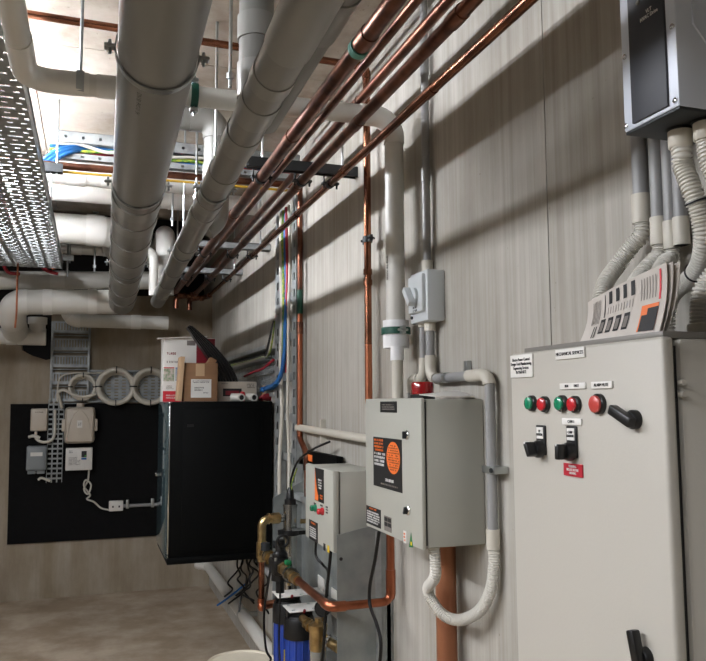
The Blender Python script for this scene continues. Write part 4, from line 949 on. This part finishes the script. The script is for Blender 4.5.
q = L_mx(411, 541, lx); B().prism([(lx, q.y+.012, q.z-.018), (lx, q.y-.014, q.z-.014), (lx, q.y-.002, q.z+.022)], (-.001, 0, 0)).build('green_sticker', 'greenh', d, label='green triangular sticker'); plate('yellow_dot', 'yel', d, 'mx', (lx-.001, q.y-.004, q.z-.006), .009, .009, .0006)
# on top of it
q = at(425, 386, 'Y', 2.12)
t = thing('beacon', 'red flashing beacon on top of the logo control box', 'beacon', (.90, 2.02, lz1))
B().lathe([(.036, 0), (.036, .012), (.033, .014)], (.905, 2.02, lz1-.002), (0, 0, 1), 28).build('base', 'black', t)
B().lathe([(.032, .012), (.033, .016), (.033, .042), (.030, .047), (.0, .048)], (.905, 2.02, lz1), (0, 0, 1), 28).build('red_lens', 'beacon', t)
t = thing('folded_papers', 'folded white papers lying on top of the logo control box', 'papers', (.91, 1.93, lz1))
for k, (y0, y1, h0, h1) in enumerate(((1.845, 1.955, .003, .020), (1.838, 1.945, .001, .013))):
    B().prism([(.865+.01*k, y1, lz1+h0+.006), (.865+.01*k, y0, lz1+h0), (.975, y0-.005, lz1+h0), (.985, y1, lz1+h1)], (0, 0, .002)).build('sheet', 'white' if k == 0 else 'paper', t)

# ------------------------------------------------------------------ isolator and conduits
ix0, iy0, iy1 = .94, 2.055, 2.185
iz1, iz0 = at(428, 268, 'X', ix0).z, at(428, 320, 'X', ix0).z
cy0 = 2.135
pipe('conduit', 'long grey conduit rising up right wall from the isolator switch', 'conduit', [(.978, cy0, CZ), (.978, cy0, iz1-.01)], .0125, 'cond', fr=0, fits=[(.25, .32), (.62, .67), (-.05, -.005, 'coupling', 'cream', 1.4)], k=1.15)
t = thing('isolator_switch', 'pale grey isolator switch box with rotary handle on right wall', 'isolator switch', (.97, 2.12, iz0))
B().box(ix0, .999, iy0, iy1, iz0, iz1, .006).build('enclosure', 'iso', t)
B().box(ix0-.012, ix0+.002, iy0+.012, iy1-.012, iz0+.03, iz1-.012, .004).build('front_cover', 'iso', t)
zc = (iz0+iz1)/2; yc = (iy0+iy1)/2
kb = B().cyl((ix0-.012, yc, zc), (ix0-.022, yc, zc), .028, 24).build('dial', 'iso', t)
B().box(ix0-.044, ix0-.018, yc-.010, yc+.010, zc-.034, zc+.034, .004, rot=Matrix.Rotation(-.7, 3, 'X')).build('rotary_handle', 'iso', t)
dashes('ink', t, 'mx', (ix0-.0118, yc, iz0+.04), .03, 2, .006, seed=81)
for z in (iz0+.018, iz1-.02): B().cyl((ix0-.001, iy1-.02, z), (ix0-.006, iy1-.02, z), .005, 10).build('cover_screw', 'dsteel', t)
# two conduits below isolator
ze = at(440, 378, 'X', .975).z; zd = at(425, 378, 'X', .975).z
x_, yl, yr = .975, 2.165, 2.115
pipe('conduit', 'grey conduit from isolator bending left into top of logo box', 'conduit', [(x_, yl, iz0+.004), (x_, yl, zd), (x_, yl+.10, zd), (x_, yl+.10, 1.571)], .0125, 'cond', fr=.03, fits=[(.11, .19, 'elbow', 'cream', 1.25), (.20, .29, 'elbow', 'cream', 1.25), (0, .014, 'collar', 'cream', 1.3)])
y4 = at(490, 400, 'X', x_).y; zel = at(490, 548, 'X', x_).z
tc, P = pipe('conduit', 'grey conduit from isolator running right and down beside logo box', 'conduit', [(x_, yr, iz0+.004), (x_, yr, ze), (x_, y4, ze), (x_, y4, zel)], .0135, 'cond', fr=.035, fits=[(.105, .20, 'elbow', 'cream', 1.25), (.41, .535, 'elbow', 'cream', 1.25), (0, .03, 'collar', 'cream', 1.35), (-.05, 0, 'coupling', 'cream', 1.28), (.26, .285, 'strap', 'zinc', 1.12)])
q = at(490, 469, 'X', x_)
bb = B(); bb.box(.958, .999, y4-.045, y4+.022, q.z-.009, q.z+.009, .002); bb.build('saddle', 'zinc', tc)
B().cyl((.957, y4-.033, q.z), (.953, y4-.033, q.z), .006, 10).build('saddle_screw', 'dsteel', tc)
q = at(467, 368, 'X', .99); bb = B(); bb.box(.985, .999, q.y-.010, q.y+.010, ze, q.z+.02, .002); bb.build('saddle', 'zinc', tc)
# flexible U
fl = [V((.86, 1.86, lz0+.004)), V((.86, 1.855, lz0-.07)), at(428, 590, 'X', .88), at(440, 612, 'X', .90), at(458, 620, 'X', .93), at(478, 612, 'X', .955), at(490, 592, 'X', .97), at(494, 565, 'X', x_), V((x_, y4, zel+.01))]
tag(B().corr(spline(fl), .0155, .0062, 16).build('flexible_conduit', 'flex'), 'pale corrugated conduit looping under the logo control box', 'flexible conduit')
q = at(443, 620, 'X', .95)
tag(B().tube(spline([at(379, 532, 'X', .86), at(375, 560, 'X', .86), at(370, 585, 'X', .86), at(370, 605, 'X', .86), at(377, 625, 'X', .86), at(381, 645, 'X', .86), at(378, 680, 'X', .86)]), .0058, 8).build('cable', 'rubber'), 'black cable hanging from underside of the logo control box', 'cable')

# ------------------------------------------------------------------ main switchboard
px0 = .72; py0, py1 = .824, 1.217; pz1 = 1.647; pz0 = .45
t = thing('switchboard', 'large beige electrical switchboard with row of coloured indicator lights', 'electrical panel', (.86, 1.02, 0))
B().box(px0+.032, .999, py0+.004, py1-.004, pz0, pz1-.002, .006).build('enclosure', 'boxw', t)
B().box(px0+.018, px0+.034, py0+.012, py1-.012, pz0+.01, pz1-.012).build('door_seal', 'black', t)
d = B().box(px0, px0+.020, py0, py1, pz0, pz1, .006, seg=3).build('door', 'boxw', t)
B().box(px0+.012, .998, py0+.012, py1-.03, pz1-.0015, pz1+.0085, .001).build('top_cover', 'coverg', t, label='darker grey top cover')
B().box(px0+.02, .97, py0+.03, py1-.03, .0, pz0).build('plinth', 'dsteel', t)
for z in (pz1-.062, pz1-.078): B().cyl((px0+.03, py0+.004, z), (px0+.03, py0-.003, z), .004, 10).build('hinge_pin', 'boxw', t)
fx = px0
def sign(px, py, w, h, body, size, m='white', tm='ink', sx=1.0, nm='label_plate'):
    q = L_mx(px, py, fx); p_ = plate(nm, m, d, 'mx', (fx, q.y, q.z), w, h, .003, .0006)
    lettering(body, size, tm, d, (fx-.0033, q.y, q.z), sx=sx); return q
def wpx(x0, x1, y): return abs(L_mx(x0, y, fx).y-L_mx(x1, y, fx).y)
sign(522.5, 366, wpx(511.5, 533.5, 366), .040, 'Electro Power Control\nDesign Tech Manufacturing\nEngineering Services\nPh 9560 0772', .0078, sx=.78)
sign(570.8, 353.5, wpx(556.5, 585.5, 353), .0165, 'MECHANICAL SERVICES', .0078, sx=.88)
sign(573.5, 386, wpx(560.5, 586, 386), .0095, 'RUN            FAULT', .0062, sx=.72)
sign(602.8, 385, wpx(592.5, 613.5, 385), .0105, 'ALARM MUTE', .0068, sx=.82)
sign(572.7, 421.7, wpx(563, 582, 421), .0105, 'CHW-1', .0068, sx=.8)
q = L_mx(574, 470, fx); plate('warning_plate', 'redlab', d, 'mx', (fx, q.y, q.z), wpx(565, 583.5, 470), .0195, .0025, label='red warning plate')
lettering('WARNING\nISOLATE BEFORE\nOPENING', .0055, 'inkw', d, (fx-.0028, q.y, q.z), sx=.75)
for px, py, m, nm in ((531.5, 403.2, 'greenl', 'green indicator light, left pair'), (544.5, 404.2, 'redl', 'red indicator light, left pair'), (562, 403.5, 'greenl', 'green indicator light, right pair'), (575, 404.3, 'redl', 'red indicator light, right pair'), (598.5, 404, 'redo', 'red alarm button standing alone')):
    q = L_mx(px+1.6, py, fx); al = m == 'redo'; R_ = .0145 if al else .0125
    il = B().lathe([(R_+.001, 0), (R_+.001, .006), (R_-.001, .008)], (fx, q.y, q.z), (-1, 0, 0), 28).build('indicator_light', 'black', t, label=nm)
    B().lathe([(R_-.0018, .006), (R_-.0018, .0115), (R_-.004, .013), (0, .0133)], (fx, q.y, q.z), (-1, 0, 0), 28).build('lens', m, il)
def rotary(px, py, rot, pxl, pyl, body):
    q = L_mx(px+3, py, fx); sw = B()
    sw.box(fx-.004, fx, q.y-.0135, q.y+.0135, q.z-.010, q.z+.040, .002); so_ = sw.build('selector_switch', 'black', t)
    B().lathe([(.0145, .004), (.0145, .012), (.012, .016)], (fx, q.y, q.z), (-1, 0, 0), 24).build('bezel', 'black', so_)
    B().box(fx-.032, fx-.012, q.y-.005, q.y+.005, q.z-.012, q.z+.012, .002, rot=Matrix.Rotation(rot, 3, 'X')).build('knob', 'black', so_)
    B().box(fx-.0325, fx-.022, q.y-.0012+.010*math.sin(rot)*-1, q.y+.0012-.010*math.sin(rot), q.z+.009, q.z+.0125, rot=Matrix.Rotation(rot, 3, 'X')).build('pointer', 'inkw', so_)
    plate('legend_plate', 'white', so_, 'mx', (fx-.004, q.y, q.z+.027), .019, .019, .001); lettering(body, .006, 'ink', so_, (fx-.0055, q.y, q.z+.027), sx=.8)
rotary(539.5, 449, -.5, 0, 0, 'CP\nOFF/ON'); rotary(570.5, 451.5, .0, 0, 0, 'CHW\nOFF/ON')
def handle(px, py, rot, nm):
    q = L_mx(px, py, fx)
    h = B().lathe([(.0135, 0), (.0135, .008), (.011, .011)], (fx, q.y, q.z), (-1, 0, 0), 24).build('door_handle', 'black', t)
    u_ = V((0, -math.sin(rot), math.cos(rot))); bb = B()
    bb.box(fx-.022, fx-.008, q.y-.0075, q.y+.0075, q.z-.012, q.z+.036, .003)
    for v in bb.bm.verts:
        dy, dz = v.co.y-q.y, v.co.z-q.z; v.co.y = q.y+dy*math.cos(rot)-dz*math.sin(rot)*-1*-1; v.co.z = q.z+dy*math.sin(rot)+dz*math.cos(rot)
    bb.build('lever', 'black', h)
handle(636, 419.5, -1.15, 'upper'); handle(647, 657, -.25, 'lower')

# ------------------------------------------------------------------ variable speed drive
vx0, vx1, vy0, vy1 = .78, .945, .838, .957; vz0, vz1 = 1.975, 2.42
t = thing('speed_drive', 'silver wall mounted motor drive with charcoal front, top right', 'motor drive', (.9, .9, vz0))
B().box(vx0, vx1, vy0, vy1, vz0+.004, vz1, .004).build('chassis', 'vsd', t)
yf0, yf1 = L_mx(667.5, 60, vx0).y, L_mx(631.5, 60, vx0).y
B().box(vx0-.004, vx0+.001, yf0, yf1, vz0+.010, vz1-.01, .001).build('front_cover', 'vsdd', t)
q = L_mx(651, 13, vx0); lettering('VLT\nHVAC Drive', .0085, 'inkw', t, (vx0-.0045, q.y, q.z), sx=.85)
for px, py in ((625, 57, ), (626.5, 126), (672.5, 26.5), (675.5, 100.5)):
    q = L_mx(px, py, vx0); B().lathe([(.004, 0), (.004, .002), (.002, .003)], (vx0, q.y, q.z), (-1, 0, 0), 12).build('cover_screw', 'chrome', t)
q = L_mx(638, 3, vx0-.004); B().cyl((vx0-.003, q.y, q.z), (vx0-.006, q.y, q.z), .0035, 10).build('panel_screw', 'grey_ink', t)
bb = B(); bb.prism([(vx0+.03, vy0-.003, vz0+.13), (vx0+.03, vy0-.003, vz1), (vx1-.005, vy0-.003, vz1), (vx1-.005, vy0-.003, vz0+.06), (vx0+.09, vy0-.003, vz0+.06)], (0, .004, 0)); bb.build('side_plate', 'vsd', t)
bb = B(); bb.box(vx0+.002, vx1, vy0+.002, vy1-.002, vz0, vz0+.005, .001); bb.build('gland_plate', 'dsteel', t)
for x, y in ((.842, .906), (.853, .866), (.90, .91)): B().lathe([(.02, 0), (.02, .004)], (x, y, vz0-.004), (0, 0, 1), 18).build('knockout', 'black', t)
B().box(vx1, 1.0, vy0+.02, vy1-.02, vz0+.1, vz1-.02).build('wall_rail', 'dsteel', t)

# conduits behind the drive
cpx = (640.5, 657, 669, 679)
cx_ = (.976, .976, .976, .976)
names = ['leftmost grey conduit on wall below the motor drive', 'second grey conduit from the left below the motor drive', 'third grey conduit from the left below the motor drive', 'rightmost grey conduit below the motor drive, behind flexible tubes']
ztops = []
for i, px in enumerate(cpx):
    y_ = at(px, 180, 'X', .976).y; zl = at(px, (224, 246, 250, 246)[i], 'X', .976).z; zu = at(px, (195, 218, 222, 218)[i], 'X', .976).z
    r_ = (.0155, .0135, .012, .012)[i]
    tt = thing('conduit', names[i], 'conduit', (.976, y_, zl), 'conduits below the drive')
    B().cyl((.976, y_, CZ), (.976, y_, zl), r_, 20).build('conduit_tube', 'cond', tt)
    B().cyl((.976, y_, zu), (.976, y_, zl), r_*1.2, 20).build('coupling', 'cream', tt)
    ztops.append((y_, zl, r_))
# flexible conduits
PT = pz1+.009
def flexi(label, pts, r, pitch=.0056):
    return tag(B().corr(spline(pts, 12), r, pitch, 18).build('flexible_conduit', 'flex'), label, 'flexible conduit', 'flexible conduits above the switchboard')
y_, zl, r_ = ztops[0]
flexi('pale corrugated conduit curving left behind the paper, leftmost one', [(.976, y_, zl+.02), (.974, y_+.0, zl-.02), at(633, 245, 'X', .965), at(617, 266, 'X', .945), at(606, 282, 'X', .92), at(601, 300, 'X', .90), at(600, 322, 'X', .89), V((.885, at(601, 330, 'X', .885).y, PT))], .0165)
y_, zl, r_ = ztops[1]
flexi('pale corrugated conduit behind paper, second from the left', [(.976, y_, zl+.02), (.974, y_, zl-.015), at(652, 262, 'X', .955), at(640, 275, 'X', .93), at(632, 290, 'X', .90), at(628, 310, 'X', .885), V((.88, at(627, 330, 'X', .88).y, PT))], .0145)
y_, zl, r_ = ztops[2]
flexi('short corrugated conduit behind paper, third from the left', [(.976, y_, zl+.02), (.974, y_, zl-.015), at(664, 262, 'X', .95), at(655, 280, 'X', .92), at(652, 300, 'X', .90), V((.90, at(652, 330, 'X', .90).y, PT))], .013)
g1 = V((.842, .906, vz0)); g2 = V((.853, .866, vz0))
def gland(label, g):
    t = tag(B().lathe([(.0165, -.03), (.018, -.028), (.018, -.004), (.0, -.004)], g, (0, 0, 1), 20).build('gland', 'cream'), label, 'gland', 'glands under the drive'); return t
gland('cream gland at left under the motor drive', g1); gland('cream gland at right under the motor drive', g2)
e1 = [g1+V((0, 0, -.026)), g1+V((0, -.002, -.04)), at(683, 166, 'X', .845), at(692, 190, 'X', .85), at(700, 214, 'X', .86), at(704, 240, 'X', .87), at(700, 264, 'X', .89), at(690, 279, 'X', .91), at(676, 290, 'X', .92), at(668, 305, 'X', .925), V((.925, at(664, 320, 'X', .925).y, PT))]
flexi('corrugated conduit from left gland under drive, crossing down to panel top', e1, .0155)
e2 = [g2+V((0, 0, -.026)), g2+V((.004, -.004, -.07)), g2+V((.03, -.02, -.16)), g2+V((.07, -.02, -.24)), V((.955, .84, PT+.05)), V((.955, .86, PT))]
flexi('corrugated conduit from right gland under the drive, nearest right edge', e2, .0155)
flexi('corrugated conduit rising from panel top and curving right, inner one', [V((.86, .90, PT)), V((.86, .90, PT+.04)), V((.865, .893, PT+.075)), V((.89, .87, PT+.11)), V((.93, .83, PT+.13)), V((.96, .76, PT+.14)), V((.965, .68, PT+.14))], .0165)
flexi('corrugated conduit rising from panel top and curving right, outer one', [V((.855, .855, PT)), V((.855, .855, PT+.03)), V((.862, .848, PT+.06)), V((.89, .83, PT+.085)), V((.93, .79, PT+.10)), V((.955, .72, PT+.105)), V((.96, .64, PT+.105))], .0165)
for i, c_ in enumerate((V((.86, .90, PT)), V((.855, .855, PT)))):
    tag(B().lathe([(.021, 0), (.021, .018), (.0, .018)], c_, (0, 0, 1), 20).build('gland', 'cream'), ['cream gland on panel top under inner curved conduit', 'cream gland on panel top under outer curved conduit'][i], 'gland', 'glands on the panel top')
sp_ = spline(e1, 12)
for i, k in enumerate((42, 78)):
    c_ = sp_[k]; tq = (sp_[k+1]-sp_[k-1]).normalized()
    tag(B().torus(c_, .0165, .0016, axis=tq, n=24, seg=6).build('cable_tie', 'black'), ['black cable tie around the conduit just under the drive', 'black cable tie where the corrugated conduit turns towards panel top'][i], 'cable tie')
tag(B().box(.86, .94, .80, .835, PT, PT+.006).build('bracket', 'dsteel'), 'dark flat bracket on the right end of panel top', 'bracket')

# ------------------------------------------------------------------ newspaper leaning on top of the switchboard
t = thing('newspaper', 'folded printed newspaper leaning on conduits on top of switchboard', 'newspaper', (.80, 1.0, PT))
def NP(u, v, off=0):
    """u 0..1 left to right, v 0..1 bottom to top on the front sheet"""
    yl_, yr_ = 1.05, .866
    y = yl_+(yr_-yl_)*u; h = .066+(.100-.066)*u
    lean = .018*v+.006*math.sin(math.pi*v)
    return V((.752+lean-.006*math.sin(math.pi*u)+off, y, PT+.001+h*v))
def sheet(off, nm, m, shear=0):
    bb = B(); n = 10; g = []
    for i in range(n+1): g.append([(NP(i/n, j/6, off)+V((0, shear*j/6, 0))) for j in range(7)])
    vf = [[bb.bm.verts.new(p) for p in r_] for r_ in g]; vb = [[bb.bm.verts.new(p+V((.0012, 0, 0))) for p in r_] for r_ in g]
    for i in range(n):
        for j in range(6):
            bb.bm.faces.new((vf[i][j], vf[i+1][j], vf[i+1][j+1], vf[i][j+1])); bb.bm.faces.new((vb[i][j], vb[i][j+1], vb[i+1][j+1], vb[i+1][j]))
    for i in range(n):
        bb.bm.faces.new((vf[i][0], vb[i][0], vb[i+1][0], vf[i+1][0])); bb.bm.faces.new((vf[i][6], vf[i+1][6], vb[i+1][6], vb[i][6]))
    for j in range(6):
        bb.bm.faces.new((vf[0][j], vf[0][j+1], vb[0][j+1], vb[0][j])); bb.bm.faces.new((vf[n][j], vb[n][j], vb[n][j+1], vf[n][j+1]))
    return bb.build(nm, m, t)
fs = sheet(0, 'front_page', 'paper'); sheet(.006, 'inner_page', 'paper', -.006); sheet(.013, 'back_page', 'paper', -.012)
def patch(u0, u1, v0, v1, m, nm, lab=None, off=-.0007):
    bb = B(); n = 5; va = []
    for i in range(n+1):
        u = u0+(u1-u0)*i/n; va.append([bb.bm.verts.new(NP(u, v0+(v1-v0)*j/3, off)) for j in range(4)])
    for i in range(n):
        for j in range(3): bb.bm.faces.new((va[i][j], va[i+1][j], va[i+1][j+1], va[i][j+1]))
    return bb.build(nm, m, fs, label=lab)
for k in range(4): patch(.34+.095*k, .385+.095*k, .70, .95, 'ink', 'dark_column')
for k in range(4):
    patch(.25+.105*k, .32+.105*k, .12, .42, 'ink', 'picture_frame'); patch(.262+.105*k, .308+.105*k, .16, .36, 'grey_ink', 'picture', off=-.0011)
patch(.76, .94, .04, .46, 'orange', 'orange_picture', 'orange and black picture'); patch(.775, .94, .04, .30, 'ink', 'dark_picture', off=-.0011); patch(.83, .94, .25, .40, 'ink', 'dark_picture', off=-.0011)
for k in range(6): patch(.10+.022*k, .108+.022*k, .35, .88, 'grey_ink', 'text_column')
for k in range(10): patch(.33+.035*k, .338+.035*k, .50, .64, 'grey_ink', 'text_column')
for k in range(6): patch(.74+.03*k, .748+.03*k, .55, .9, 'grey_ink', 'text_column')
patch(.93, .95, .5, .95, 'red', 'red_text'); patch(.16, .175, .05, .30, 'ink', 'headline'); patch(.195, .21, .05, .30, 'ink', 'headline'); patch(.28, .29, .45, .93, 'ink', 'headline')

# ------------------------------------------------------------------ camera and render look
cam = bpy.data.cameras.new('camera'); co = bpy.data.objects.new('camera', cam); C.objects.link(co)
cam.sensor_fit = 'HORIZONTAL'; cam.sensor_width = 36; cam.lens = FPX/706*36; cam.clip_start = .02
co.matrix_world = Matrix(((RT.x, UP.x, -FW.x, 0), (RT.y, UP.y, -FW.y, 0), (RT.z, UP.z, -FW.z, H), (0, 0, 0, 1)))
sc = bpy.context.scene; sc.camera = co
w = bpy.data.worlds.new('world'); sc.world = w; w.use_nodes = True
w.node_tree.nodes['Background'].inputs[0].default_value = (1, .97, .93, 1); w.node_tree.nodes['Background'].inputs[1].default_value = .02
vs = sc.view_settings; sc.display_settings.display_device = 'sRGB'
vs.view_transform = 'Standard'; vs.look = 'None'; vs.gamma = 1; vs.use_curve_mapping = False; vs.exposure = 0
